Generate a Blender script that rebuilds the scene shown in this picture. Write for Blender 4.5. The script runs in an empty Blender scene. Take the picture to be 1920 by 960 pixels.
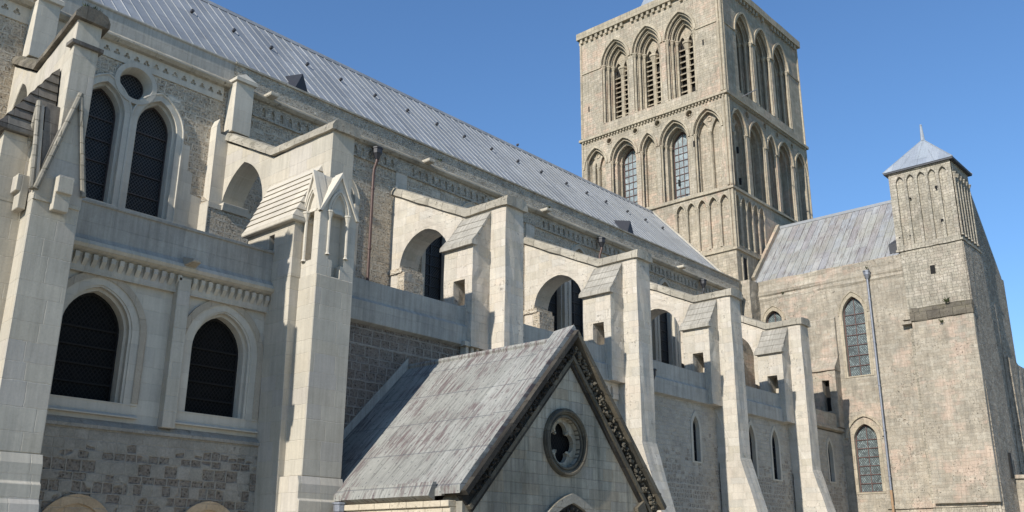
import bpy, bmesh, math, random
from mathutils import Vector, Matrix, noise
from mathutils.geometry import tessellate_polygon
R_ = random.Random(7)
SC = bpy.context.scene
COL = SC.collection
# ------------------------------------------------------------------ camera
def cam_axes(a, b, c):
    f = Vector((math.sin(a)*math.cos(b), math.cos(a)*math.cos(b), math.sin(b)))
    r = Vector((math.cos(a), -math.sin(a), 0)); u = r.cross(f)
    return r*math.cos(c)+u*math.sin(c), -r*math.sin(c)+u*math.cos(c), f
cr, cu, cf = cam_axes(0.83907984, 0.31199857, 0.00729159)
cd = bpy.data.cameras.new('camera'); cam = bpy.data.objects.new('camera', cd); COL.objects.link(cam)
cam.matrix_world = Matrix(((cr.x, cu.x, -cf.x, 0), (cr.y, cu.y, -cf.y, 0), (cr.z, cu.z, -cf.z, 1.6), (0, 0, 0, 1)))
cd.sensor_width = 36; cd.lens = 1772.52/1920*36; cd.clip_end = 3000; cd.clip_start = .05
SC.camera = cam
# ------------------------------------------------------------------ light
SUN_EL, SUN_AZ = math.radians(31), math.radians(6)     # azimuth: degrees south of west
to_sun = Vector((-math.cos(SUN_AZ)*math.cos(SUN_EL), -math.sin(SUN_AZ)*math.cos(SUN_EL), math.sin(SUN_EL)))
w = bpy.data.worlds.new("World"); SC.world = w; w.use_nodes = True
wn = w.node_tree; bg = wn.nodes['Background']
sky = wn.nodes.new('ShaderNodeTexSky'); sky.sky_type = 'NISHITA'; sky.sun_disc = False
sky.sun_elevation = SUN_EL; sky.sun_rotation = math.atan2(to_sun.x, to_sun.y)
sky.altitude = 0; sky.air_density = 1.25; sky.dust_density = 0.0; sky.ozone_density = 8.5
wn.links.new(sky.outputs[0], bg.inputs[0]); bg.inputs[1].default_value = 0.125
sl = bpy.data.lights.new('sun', 'SUN'); sun = bpy.data.objects.new('sun', sl); COL.objects.link(sun)
sl.energy = 4.4; sl.angle = math.radians(.5); sl.color = (1, .955, .88)
sun.rotation_euler = to_sun.to_track_quat('Z', 'Y').to_euler(); sun.location = (-20, -10, 30)
SC.view_settings.view_transform = 'Standard'; SC.view_settings.look = 'None'
SC.view_settings.exposure = 0.35; SC.view_settings.gamma = 1; SC.view_settings.use_curve_mapping = False
SC.render.resolution_x = 1024; SC.render.resolution_y = 512

# ------------------------------------------------------------------ node helpers
class NT:
    def __init__(s, name):
        s.m = bpy.data.materials.new(name); s.m.use_nodes = True
        s.t = s.m.node_tree; s.t.nodes.clear()
        s.out = s.t.nodes.new('ShaderNodeOutputMaterial')
        s.b = s.t.nodes.new('ShaderNodeBsdfPrincipled'); s.t.links.new(s.b.outputs[0], s.out.inputs[0])
        s.geo = s.t.nodes.new('ShaderNodeNewGeometry')
    def link(s, v, inp):
        if hasattr(v, 'bl_idname') or isinstance(v, bpy.types.NodeSocket): s.t.links.new(v, inp)
        elif v is not None: inp.default_value = v
    def math(s, op, a, b=None, c=None, clamp=False):
        n = s.t.nodes.new('ShaderNodeMath'); n.operation = op; n.use_clamp = clamp
        for i, v in enumerate((a, b, c)):
            if v is not None: s.link(v, n.inputs[i])
        return n.outputs[0]
    def mix(s, f, a, b, blend='MIX'):
        n = s.t.nodes.new('ShaderNodeMix'); n.data_type = 'RGBA'; n.blend_type = blend
        s.link(f, n.inputs[0])
        for v, i in ((a, 6), (b, 7)):
            if isinstance(v, tuple): v = (*v[:3], 1)
            s.link(v, n.inputs[i])
        return n.outputs[2]
    def fmix(s, f, a, b):
        n = s.t.nodes.new('ShaderNodeMix'); n.data_type = 'FLOAT'
        for i, v in ((0, f), (2, a), (3, b)): s.link(v, n.inputs[i])
        return n.outputs[0]
    def sep(s, v):
        n = s.t.nodes.new('ShaderNodeSeparateXYZ'); s.link(v, n.inputs[0]); return n.outputs
    def comb(s, x, y, z=0.0):
        n = s.t.nodes.new('ShaderNodeCombineXYZ')
        for i, v in enumerate((x, y, z)): s.link(v, n.inputs[i])
        return n.outputs[0]
    def noise(s, vec, scale, detail=4, rough=.55, dim='3D', out=0, dist=0.0):
        n = s.t.nodes.new('ShaderNodeTexNoise'); n.noise_dimensions = dim
        if dim == '1D': s.link(vec, n.inputs['W'])
        else: s.link(vec, n.inputs['Vector'])
        n.inputs['Scale'].default_value = scale; n.inputs['Detail'].default_value = detail
        n.inputs['Roughness'].default_value = rough; n.inputs['Distortion'].default_value = dist
        return n.outputs[out]
    def white(s, vec):
        n = s.t.nodes.new('ShaderNodeTexWhiteNoise'); n.noise_dimensions = '3D'; s.link(vec, n.inputs[0]); return n.outputs[0]
    def voro(s, vec, scale, feature='F1'):
        n = s.t.nodes.new('ShaderNodeTexVoronoi'); n.feature = feature; s.link(vec, n.inputs['Vector'])
        n.inputs['Scale'].default_value = scale; return n.outputs[0]
    def ramp(s, f, stops, interp='LINEAR'):
        n = s.t.nodes.new('ShaderNodeValToRGB'); n.color_ramp.interpolation = interp
        e = n.color_ramp.elements
        while len(e) < len(stops): e.new(.5)
        for el, (p, c) in zip(e, stops):
            el.position = p; el.color = (*c, 1) if isinstance(c, tuple) else (c, c, c, 1)
        s.link(f, n.inputs[0]); return n.outputs[0]
    def step(s, f, a, b):          # smooth 0..1 between a and b
        n = s.t.nodes.new('ShaderNodeMapRange'); n.interpolation_type = 'SMOOTHSTEP'
        s.link(f, n.inputs[0]); s.link(a, n.inputs[1]); s.link(b, n.inputs[2]); return n.outputs[0]
    def bump(s, h, dist, strength=1.0, nrm=None):
        n = s.t.nodes.new('ShaderNodeBump'); s.link(h, n.inputs['Height'])
        n.inputs['Distance'].default_value = dist; n.inputs['Strength'].default_value = strength
        if nrm is not None: s.link(nrm, n.inputs['Normal'])
        return n.outputs[0]
    def uv(s):
        """u along the face (x or y by the face's own direction), v up"""
        P = s.geo.outputs['Position']; N = s.geo.outputs['True Normal']
        p = s.sep(P); n = s.sep(N)
        ax = s.math('ABSOLUTE', n[0]); ay = s.math('ABSOLUTE', n[1]); az = s.math('ABSOLUTE', n[2])
        isx = s.math('GREATER_THAN', ax, ay)
        u = s.fmix(isx, p[0], p[1])
        flat = s.math('GREATER_THAN', az, .9)
        v = s.fmix(flat, p[2], s.fmix(isx, p[1], p[0]))
        return P, p, u, v

def stone(name, tones, mortar, bw, bh, joint=.012, mfac=.6, rub=0.0, rubcol=((.17,.13,.10),(.26,.21,.165)), rubclump=.5,
          pits=.25, grain=.16, large=.22, bumpd=.012, streak=.0, stain=(.09,.085,.07), stainf=0.0, pink=0.0,
          pinkcol=(.52,.30,.22), moss=0.0, rough=.9, warp=.012, rubsize=None, zfade=None, tool=0.0, light=0.0, jb=.9, pinkrnd=.08):
    n = NT(name); P, p, u, v = n.uv()
    # courses of uneven height, wobbling joints
    vw = n.math('ADD', v, n.math('MULTIPLY', n.math('SUBTRACT', n.noise(v, 1.3/bh*.35, 2, .5, '1D'), .5), bh*.9))
    wob = n.noise(P, 5, 2); wob2 = n.noise(P, 17, 2)
    wv = n.math('MULTIPLY', n.math('ADD', n.math('SUBTRACT', wob, .5), n.math('MULTIPLY', n.math('SUBTRACT', wob2, .5), .7)), warp*2.6)
    vv = n.math('ADD', vw, wv)
    row = n.math('FLOOR', n.math('DIVIDE', vv, bh))
    rr = n.white(n.comb(row, 3.7, 0.0)); rr2 = n.white(n.comb(row, 11.3, 1.0))
    # each course has its own stone length and offset
    wlen = n.math('MULTIPLY', bw, n.math('ADD', .72, n.math('MULTIPLY', rr2, .7)))
    uu = n.math('DIVIDE', n.math('ADD', n.math('ADD', u, wv), n.math('MULTIPLY', rr, 7.3)), wlen)
    cell = n.math('FLOOR', uu)
    fu = n.math('FRACT', uu); fv = n.math('FRACT', n.math('DIVIDE', vv, bh))
    du = n.math('MULTIPLY', n.math('MINIMUM', fu, n.math('SUBTRACT', 1.0, fu)), wlen)
    dv = n.math('MULTIPLY', n.math('MINIMUM', fv, n.math('SUBTRACT', 1.0, fv)), bh)
    d = n.math('MINIMUM', du, dv)
    jn = n.math('MULTIPLY', joint, n.math('ADD', .45, n.noise(P, 9, 3)))
    J = n.math('SUBTRACT', 1.0, n.step(d, n.math('MULTIPLY', jn, .35), jn))
    idv = n.comb(cell, row, 0.5)
    rnd = n.white(idv); rnd2 = n.white(n.comb(cell, row, 9.5)); rnd3 = n.white(n.comb(row, cell, 4.5))
    k = len(tones)
    warm = lambda c: (c[0]*1.04, c[1]*1.0, c[2]*.95)
    tones = [warm(t) for t in tones]; mortar = warm(mortar); rubcol = tuple(warm(t) for t in rubcol)
    base = n.ramp(rnd, [((i+.5)/k, t) for i, t in enumerate(tones)])
    lg = n.noise(P, .45, 5, .6); md = n.noise(P, 2.6, 5, .65); fn = n.noise(P, 26, 4, .7)
    vfn = n.noise(P, 70, 3, .7)
    base = n.mix(1.0, base, n.ramp(lg, [(.25, 1-large), (.75, 1+large*.35)]), 'MULTIPLY')
    base = n.mix(1.0, base, n.ramp(md, [(.25, 1-grain*1.2), (.75, 1+grain*.4)]), 'MULTIPLY')
    base = n.mix(1.0, base, n.ramp(fn, [(.25, 1-grain), (.75, 1+grain*.5)]), 'MULTIPLY')
    if pink > 0:
        pm = n.math('MULTIPLY', n.step(n.math('ADD', n.math('MULTIPLY', n.noise(P, .55, 4, .7), .8), n.math('MULTIPLY', rnd3, pinkrnd)), .44, .56), pink)
        base = n.mix(pm, base, n.mix(.5, base, pinkcol))
    rough_fac = None
    if rub > 0:
        cl = n.noise(P, rubclump, 2, .5)
        sel = n.math('ADD', n.math('MULTIPLY', rnd2, .5), n.math('MULTIPLY', cl, 1.1))
        if zfade is not None:      # old stones kept only in a band of heights
            zz = n.math('MULTIPLY', n.math('SUBTRACT', 1.0, n.step(p[2], zfade[0], zfade[1])), 1.0)
            sel = n.math('SUBTRACT', sel, n.math('SUBTRACT', .6, n.math('MULTIPLY', zz, .6)))
        th = 1.25 - rub*1.0
        rf = n.step(sel, th-.03, th+.03)
        rsm = n.noise(P, 14, 5, .75); holes = n.voro(P, 15)
        rcol = n.ramp(rsm, [(.3, rubcol[0]), (.62, rubcol[1]), (.85, tuple(min(1, c*1.5) for c in rubcol[1]))])
        rcol = n.mix(1.0, rcol, n.ramp(n.math('ADD', n.math('MULTIPLY', holes, .7), n.math('MULTIPLY', fn, .5)), [(.26, .12), (.40, .6), (.58, 1.0)]), 'MULTIPLY')
        rcol = n.mix(n.math('MULTIPLY', n.math('MULTIPLY', rnd3, .75), n.step(fn, .4, .6)), rcol, base)
        edge = n.step(n.math('ADD', d, n.math('MULTIPLY', n.math('SUBTRACT', md, .5), .05)), .004, .03)
        rf = n.math('MULTIPLY', rf, edge)
        base = n.mix(rf, base, rcol); rough_fac = rf
    # pits
    pt = n.voro(P, 9); pt2 = n.noise(P, 11, 5, .8)
    pm_ = n.math('MULTIPLY', n.step(pt2, .57, .66), n.step(n.noise(P, 1.3, 4, .65), .46, .62))
    base = n.mix(n.math('MULTIPLY', pm_, pits), base, n.mix(.5, base, (.03, .026, .02)))
    base = n.mix(n.math('MULTIPLY', J, mfac), base, mortar)
    if stainf > 0:
        sv = n.noise(n.comb(n.math('MULTIPLY', u, 2.2), n.math('MULTIPLY', v, .45), 0.0), 1.0, 6, .65)
        sm = n.math('MULTIPLY', n.step(sv, .53, .72), stainf)
        base = n.mix(sm, base, n.mix(.35, stain, base))
    if streak > 0:
        st = n.noise(n.comb(n.math('MULTIPLY', u, 9.0), n.math('MULTIPLY', v, .5), 2.0), 1.0, 5, .7)
        base = n.mix(1.0, base, n.ramp(st, [(.35, 1-streak), (.6, 1.0)]), 'MULTIPLY')
    if moss > 0:
        nz = n.sep(n.geo.outputs['Normal'])[2]
        mm = n.math('MULTIPLY', n.math('MULTIPLY', n.step(md, .4, .6), moss), n.step(nz, -.1, .6))
        base = n.mix(mm, base, n.ramp(fn, [(.3, (.045, .04, .025)), (.7, (.16, .14, .085))]))
    n.link(base, n.b.inputs['Base Color']); n.b.inputs['Roughness'].default_value = rough
    n.b.inputs['Specular IOR Level'].default_value = .25
    h = n.math('SUBTRACT', n.math('MULTIPLY', n.math('ADD', fn, n.math('MULTIPLY', md, .8)), .35), n.math('MULTIPLY', J, jb))
    h = n.math('SUBTRACT', h, n.math('MULTIPLY', pm_, .8*pits))
    h = n.math('ADD', h, n.math('MULTIPLY', rnd2, .22))
    if tool > 0:
        tl = n.noise(n.comb(n.math('MULTIPLY', u, 55.0), n.math('MULTIPLY', v, 3.0), 0.0), 1.0, 2)
        h = n.math('ADD', h, n.math('MULTIPLY', tl, tool))
    if rough_fac is not None:
        h = n.math('SUBTRACT', h, n.math('MULTIPLY', rough_fac, n.math('ADD', .6, n.math('MULTIPLY', n.noise(P, 16, 4, .8), 2.4))))
    n.link(n.bump(h, bumpd), n.b.inputs['Normal'])
    return n.m

M = {}
M['ashlar'] = stone('cream_ashlar', [(.53,.495,.415),(.555,.52,.44),(.49,.465,.40),(.53,.49,.405),(.515,.485,.43)], (.56,.53,.455), .62, .35, joint=.010, mfac=.35, pits=.3, large=.2, grain=.09, bumpd=.006, streak=.16, tool=.12, stainf=.28, stain=(.33,.315,.27))
M['pale'] = stone('pale_limestone', [(.54,.51,.44),(.58,.55,.475),(.51,.485,.425)], (.50,.47,.40), .62, .34, joint=.008, mfac=.25, pits=.1, large=.16, grain=.07, bumpd=.004, streak=.12)
M['oldpier'] = stone('pitted_limestone', [(.56,.52,.45),(.60,.56,.49),(.50,.48,.425),(.575,.53,.445),(.605,.575,.51),(.53,.495,.415),(.555,.53,.475)], (.49,.455,.385), .44, .26, joint=.010, mfac=.2, pits=1.1, large=.16, grain=.15, bumpd=.012, streak=.12, pink=.35, pinkcol=(.67,.53,.41), warp=.02, jb=.4, stainf=.15, stain=(.36,.335,.28))
M['parapet'] = stone('parapet_render', [(.44,.43,.39),(.48,.465,.42),(.42,.41,.375)], (.38,.37,.33), .7, .36, joint=.006, mfac=.2, pits=.25, large=.3, grain=.12, bumpd=.005, streak=.25, stainf=.5, stain=(.24,.235,.21))
M['coping'] = stone('weathered_coping', [(.47,.44,.37),(.53,.495,.415),(.42,.395,.335)], (.25,.22,.175), .8, 3.0, joint=.010, mfac=.5, pits=1.2, large=.4, grain=.26, bumpd=.02, stainf=.95, stain=(.16,.145,.115), moss=.5)
M['darkcoping'] = stone('mossy_coping', [(.20,.18,.145),(.26,.235,.19),(.16,.145,.12)], (.1,.09,.07), .5, .3, joint=.01, mfac=.3, pits=.9, large=.5, grain=.35, bumpd=.03, stainf=.8, stain=(.05,.045,.035), moss=.8)
M['darkslab'] = stone('grey_weathered_slab', [(.17,.16,.145),(.21,.20,.18),(.14,.13,.12)], (.08,.075,.07), .5, 3., joint=.01, mfac=.4, pits=.4, large=.4, grain=.2, bumpd=.01, streak=.3, stainf=.5)
M['tiles'] = stone('weathered_offset', [(.46,.445,.395),(.52,.50,.445),(.41,.395,.35)], (.24,.225,.19), .5, .25, joint=.014, mfac=.6, pits=.5, large=.3, grain=.2, bumpd=.010, streak=.35, stainf=.4, stain=(.2,.19,.16), jb=.25)
M['rubble'] = stone('pitted_rubble_wall', [(.66,.61,.51),(.58,.53,.44),(.70,.65,.55),(.52,.475,.39)], (.60,.555,.465), .25, .16, joint=.018, mfac=.45, rub=.74, rubcol=((.28,.23,.175),(.60,.53,.42)), rubclump=.7, pits=1, large=.22, grain=.28, bumpd=.022, warp=.035)
M['greyrubble'] = stone('grey_rubble', [(.62,.59,.51),(.52,.49,.42),(.68,.64,.55)], (.58,.545,.465), .13, .09, joint=.018, mfac=.3, rub=.6, rubcol=((.28,.26,.215),(.62,.57,.48)), rubclump=1.5, pits=1, large=.3, grain=.4, bumpd=.028, warp=.05, stainf=.25, stain=(.34,.32,.27))
M['aislerub'] = stone('brown_block_wall', [(.34,.315,.28),(.38,.35,.31),(.31,.28,.245)], (.36,.335,.295), .31, .205, joint=.018, mfac=.4, rub=.86, rubcol=((.14,.115,.095),(.25,.21,.175)), rubclump=.8, pits=.6, large=.2, grain=.25, bumpd=.02, warp=.014)
M['aislemix'] = stone('patched_aisle_wall', [(.37,.35,.30),(.40,.375,.325),(.35,.33,.285)], (.37,.345,.30), .22, .18, joint=.015, mfac=.2, rub=.50, rubcol=((.13,.11,.09),(.27,.235,.195)), rubclump=1.6, pits=.8, large=.25, grain=.25, bumpd=.018, zfade=(3.35, 3.75), warp=.016, jb=.4, stainf=.4, stain=(.24,.22,.18))
M['aislefar'] = stone('mottled_aisle_wall', [(.46,.43,.37),(.41,.385,.34),(.49,.455,.39),(.43,.395,.33)], (.46,.43,.37), .2, .15, joint=.02, mfac=.4, rub=.62, rubcol=((.20,.175,.145),(.36,.325,.275)), rubclump=.9, pits=.8, large=.25, grain=.2, bumpd=.015, zfade=(3.6, 6.6), stainf=.25, warp=.03, stain=(.3,.27,.22))
M['tower'] = stone('tower_stone', [(.47,.425,.335),(.52,.465,.37),(.42,.385,.31),(.49,.435,.34),(.55,.495,.40)], (.37,.32,.24), .28, .14, joint=.010, mfac=.42, pits=1, large=.28, grain=.24, bumpd=.012, streak=.28, stainf=.5, stain=(.26,.235,.18), pink=.6, pinkcol=(.68,.43,.31))
M['towertrim'] = stone('tower_carved_stone', [(.49,.435,.335),(.54,.48,.37),(.44,.395,.305)], (.33,.29,.22), .5, .3, joint=.01, mfac=.3, pits=.6, large=.25, grain=.2, bumpd=.012, streak=.25, stainf=.35, stain=(.24,.21,.155), pink=.2)
M['transept'] = stone('transept_stone', [(.46,.415,.335),(.495,.45,.37),(.435,.40,.33),(.47,.42,.34),(.51,.47,.39)], (.43,.385,.305), .32, .14, joint=.010, mfac=.14, pits=1.4, large=.3, grain=.30, bumpd=.018, streak=.22, stainf=.7, stain=(.29,.27,.225), pink=.65, pinkcol=(.67,.45,.34), warp=.035, jb=.35)
M['turret'] = stone('turret_grey_stone', [(.46,.425,.35),(.51,.475,.39),(.40,.375,.31),(.54,.50,.42)], (.36,.33,.265), .24, .13, joint=.012, mfac=.3, pits=1, large=.25, grain=.28, bumpd=.018, streak=.3, stainf=.55, stain=(.28,.265,.22), pink=.15, warp=.03)
M['flint'] = stone('rough_flint_wall', [(.42,.385,.325),(.49,.45,.38),(.36,.33,.28),(.54,.49,.41)], (.42,.38,.315), .16, .10, joint=.018, mfac=.3, rub=.5, rubcol=((.17,.15,.125),(.42,.38,.32)), pits=1, large=.3, grain=.4, bumpd=.03, warp=.05, stainf=.35)
M['gable'] = stone('porch_ashlar', [(.44,.42,.345),(.49,.46,.375),(.39,.375,.325),(.47,.415,.315)], (.20,.19,.15), .42, .215, joint=.008, mfac=.35, pits=.3, large=.4, grain=.14, bumpd=.006, streak=.35, stainf=1.0, stain=(.10,.10,.075))
M['blackstone'] = stone('black_and_shaded_stone', [(.055,.05,.043),(.08,.072,.06),(.04,.037,.032)], (.03,.028,.025), .5, .5, joint=.01, mfac=.3, pits=.6, large=.3, grain=.4, bumpd=.02, stainf=.3)  # near-black stone; also paints the shade under the left verge
M['sootrim'] = stone('sooty_edge_stone', [(.14,.13,.10),(.20,.175,.13),(.10,.095,.08)], (.06,.055,.045), .5, .5, joint=.01, mfac=.3, pits=.5, large=.4, grain=.3, bumpd=.015, stainf=.8, stain=(.04,.038,.03))
M['sootyroll'] = stone('weathered_roll_moulding', [(.34,.32,.27),(.28,.265,.225),(.38,.355,.30)], (.15,.14,.11), .3, .25, joint=.012, mfac=.7, pits=.5, large=.4, grain=.2, bumpd=.012, stainf=.8, stain=(.12,.11,.09))
M['tanhood'] = stone('tan_weathered_hood', [(.45,.40,.325),(.42,.375,.30),(.48,.43,.35)], (.3,.27,.22), .3, 3., joint=.01, mfac=.4, pits=.4, large=.25, grain=.15, bumpd=.008, stainf=.4, stain=(.3,.27,.22))
M['carved'] = stone('carved_frieze', [(.58,.52,.41),(.52,.46,.36),(.62,.56,.46)], (.40,.34,.26), .4, 2., joint=.01, mfac=.3, pits=.5, large=.2, grain=.2, bumpd=.02)
M['orange'] = stone('ochre_fresh_stone', [(.56,.42,.27),(.60,.47,.32),(.52,.39,.26)], (.5,.42,.31), .3, .2, joint=.012, mfac=.4, pits=.3, large=.3, grain=.2, bumpd=.01)

def leadroof(name, axis, pw, tones, plen=1.2, streak=.15, rust=0.0, rough=.5, nails=False, seamdark=.0, green=0.0, offs=1.0):
    n = NT(name); P = n.geo.outputs['Position']; p = n.sep(P)
    u = p[0] if axis == 'X' else p[1]
    v = p[2]
    c = n.math('FLOOR', n.math('DIVIDE', u, pw)); fu = n.math('FRACT', n.math('DIVIDE', u, pw))
    off = n.white(n.comb(c, 2.0, 0.0))
    vv = n.math('ADD', n.math('DIVIDE', v, plen), n.math('MULTIPLY', off, offs))
    r = n.math('FLOOR', vv); fv = n.math('FRACT', vv)
    rnd = n.white(n.comb(c, r, 1.0))
    k = len(tones)
    base = n.ramp(rnd, [((i+.5)/k, t) for i, t in enumerate(tones)])
    lg = n.noise(P, .8, 5, .65); fn = n.noise(P, 14, 5, .7)
    base = n.mix(1.0, base, n.ramp(lg, [(.3, .84), (.7, 1.08)]), 'MULTIPLY')
    base = n.mix(1.0, base, n.ramp(fn, [(.3, .88), (.7, 1.06)]), 'MULTIPLY')
    st = n.noise(n.comb(n.math('MULTIPLY', u, 16.0), n.math('MULTIPLY', v, 1.3), 0.0), 1.0, 6, .75)
    base = n.mix(1.0, base, n.ramp(st, [(.38, 1-streak), (.52, 1.03)]), 'MULTIPLY')
    if rust > 0:
        s2 = n.noise(n.comb(n.math('MULTIPLY', u, 15.0), n.math('MULTIPLY', v, 1.6), 5.0), 1.0, 6, .75)
        mk = n.math('MULTIPLY', n.math('MULTIPLY', n.step(s2, .48, .57), n.step(n.noise(P, 1.1, 4), .42, .56)), rust)
        base = n.mix(mk, base, (.125, .095, .09))
    if green > 0:
        mk = n.math('MULTIPLY', n.step(n.noise(P, .9, 4), .45, .65), green)
        base = n.mix(mk, base, (.27, .26, .19))
    jl = n.math('SUBTRACT', 1.0, n.step(n.math('MULTIPLY', n.math('MINIMUM', fv, n.math('SUBTRACT', 1.0, fv)), plen), .004, .014))
    base = n.mix(n.math('MULTIPLY', jl, .55), base, (.09, .095, .105))
    if nails:
        nu = n.math('SUBTRACT', n.math('FRACT', n.math('DIVIDE', u, .22)), .5)
        nv = n.math('SUBTRACT', n.math('FRACT', n.math('ADD', n.math('DIVIDE', v, .19), n.math('MULTIPLY', n.math('FLOOR', n.math('DIVIDE', u, .22)), .5))), .5)
        q = n.math('ADD', n.math('POWER', n.math('MULTIPLY', nu, .22), 2.0), n.math('POWER', n.math('MULTIPLY', nv, .26), 2.0))
        nm = n.math('SUBTRACT', 1.0, n.step(q, .0002, .0005))
        base = n.mix(n.math('MULTIPLY', nm, .75), base, (.06, .06, .065))
    n.link(base, n.b.inputs['Base Color']); n.b.inputs['Roughness'].default_value = rough
    h = n.math('ADD', n.math('MULTIPLY', n.noise(P, 2.2, 3), 1.0), n.math('MULTIPLY', fn, .15))
    h = n.math('SUBTRACT', h, n.math('MULTIPLY', jl, .4))
    n.link(n.bump(h, .02), n.b.inputs['Normal'])
    return n.m
M['naveroof'] = leadroof('nave_lead', 'X', .36, [(.235,.245,.252),(.27,.28,.288),(.21,.22,.228),(.30,.308,.312),(.255,.265,.27),(.262,.27,.270)], 1.5, .04, rough=.5)
M['transroof'] = leadroof('transept_lead', 'Y', .35, [(.35,.345,.32),(.32,.325,.33),(.29,.27,.265),(.37,.36,.33),(.31,.32,.335),(.34,.34,.325)], 2.2, .35, rust=.6, green=.3, rough=.6)
M['porchroof'] = leadroof('porch_lead', 'Y', 1.9, [(.275,.27,.24),(.305,.30,.27)], .72, .5, rust=1., nails=True, rough=.7, offs=0)
M['turretroof'] = leadroof('turret_lead', 'Y', .5, [(.30,.33,.36),(.36,.385,.41),(.27,.295,.33)], 2.0, .1, rough=.45)
M['lead'] = leadroof('plain_lead', 'X', 1.0, [(.30,.31,.32),(.26,.27,.28)], 2., .15)

def simple(name, col, rough=.6, metal=0.0, var=.25, scale=12, bump=.004):
    n = NT(name); P = n.geo.outputs['Position']
    f = n.noise(P, scale, 5, .65)
    b = n.mix(1.0, col, n.ramp(f, [(.3, 1-var), (.7, 1+var*.4)]), 'MULTIPLY')
    n.link(b, n.b.inputs['Base Color']); n.b.inputs['Roughness'].default_value = rough; n.b.inputs['Metallic'].default_value = metal
    n.link(n.bump(f, bump), n.b.inputs['Normal']); return n.m
M['copper'] = simple('oxidised_copper', (.085,.048,.038), .5, .2)
M['zinc'] = simple('zinc_pipe', (.24,.25,.28), .45, .3)
M['rustpipe'] = simple('rust_stained_pipe', (.35,.22,.12), .7)
M['iron'] = simple('black_iron', (.022,.022,.026), .5)
M['rediron'] = simple('red_oxide_bar', (.12,.065,.055), .7)
M['darkiron'] = simple('brown_glazing_bar', (.06,.045,.04), .6)
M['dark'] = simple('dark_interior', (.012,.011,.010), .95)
M['slate'] = simple('dark_slate', (.045,.045,.05), .6)
M['plant'] = simple('wall_plant', (.07,.085,.03), .8, var=.6, scale=40)
M['bird'] = simple('pigeon_grey', (.11,.11,.13), .7)
M['ground'] = simple('bounce_gravel', (.44,.40,.32), .95, var=.3, scale=3)  # gravel out of view, kept pale to bounce warm light up the walls
M['grass'] = simple('lawn', (.06,.09,.03), .95, var=.5, scale=8)

def glass(name, base, line, s, lw, gloss=.12, grid=None, spec=.5, pane=.35):
    n = NT(name); P, p, u, v = n.uv()
    a = n.math('ADD', u, n.math('MULTIPLY', v, .8)); b = n.math('SUBTRACT', u, n.math('MULTIPLY', v, .8))
    def ln(q):
        f = n.math('FRACT', n.math('DIVIDE', q, s)); m = n.math('MINIMUM', f, n.math('SUBTRACT', 1.0, f))
        return n.math('SUBTRACT', 1.0, n.step(m, lw*.7, lw))
    L = n.math('MAXIMUM', ln(a), ln(b))
    rnd = n.white(n.comb(n.math('FLOOR', n.math('DIVIDE', a, s)), n.math('FLOOR', n.math('DIVIDE', b, s)), 0.0))
    base_ = n.mix(1.0, base, n.ramp(rnd, [(0.0, 1-pane), (1.0, 1+pane)]), 'MULTIPLY')
    base_ = n.mix(1.0, base_, n.ramp(n.noise(P, 2.0, 3), [(.3, .7), (.7, 1.2)]), 'MULTIPLY')
    col = n.mix(L, base_, line)
    n.link(col, n.b.inputs['Base Color'])
    n.link(n.fmix(L, gloss, .8), n.b.inputs['Roughness']); n.b.inputs['Specular IOR Level'].default_value = spec
    h = n.math('ADD', n.math('MULTIPLY', rnd, .4), n.math('MULTIPLY', L, .8))
    n.link(n.bump(n.math('ADD', h, n.noise(P, 9, 2)), .004), n.b.inputs['Normal'])
    return n.m
M['glass'] = glass('dark_leaded_glass', (.007,.007,.007), (.08,.08,.08), .085, .13, .4, spec=.2)
M['aisleglass'] = glass('black_leaded_glass', (.006,.006,.006), (.020,.019,.018), .085, .13, .6, spec=.08)
M['transglass'] = glass('green_leaded_glass', (.15,.185,.18), (.045,.045,.047), .095, .13, .35, pane=.45)
M['towerglass'] = glass('sky_tinted_tower_glass', (.26,.305,.31), (.2,.2,.2), .23, .03, .35, pane=.22)  # blue-grey base colour stands in for sky reflected in the panes

# ------------------------------------------------------------------ mesh helpers
def FS(plane):   # south-facing plane: u = X, z = Z, d = distance out (towards -Y)
    return lambda u, z, d=0.0: Vector((u, plane-d, z))
def FW(plane):   # west-facing plane: u = Y, d out towards -X
    return lambda u, z, d=0.0: Vector((plane-d, u, z))
def FN(plane): return lambda u, z, d=0.0: Vector((u, plane+d, z))
def FE(plane): return lambda u, z, d=0.0: Vector((plane+d, u, z))

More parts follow.
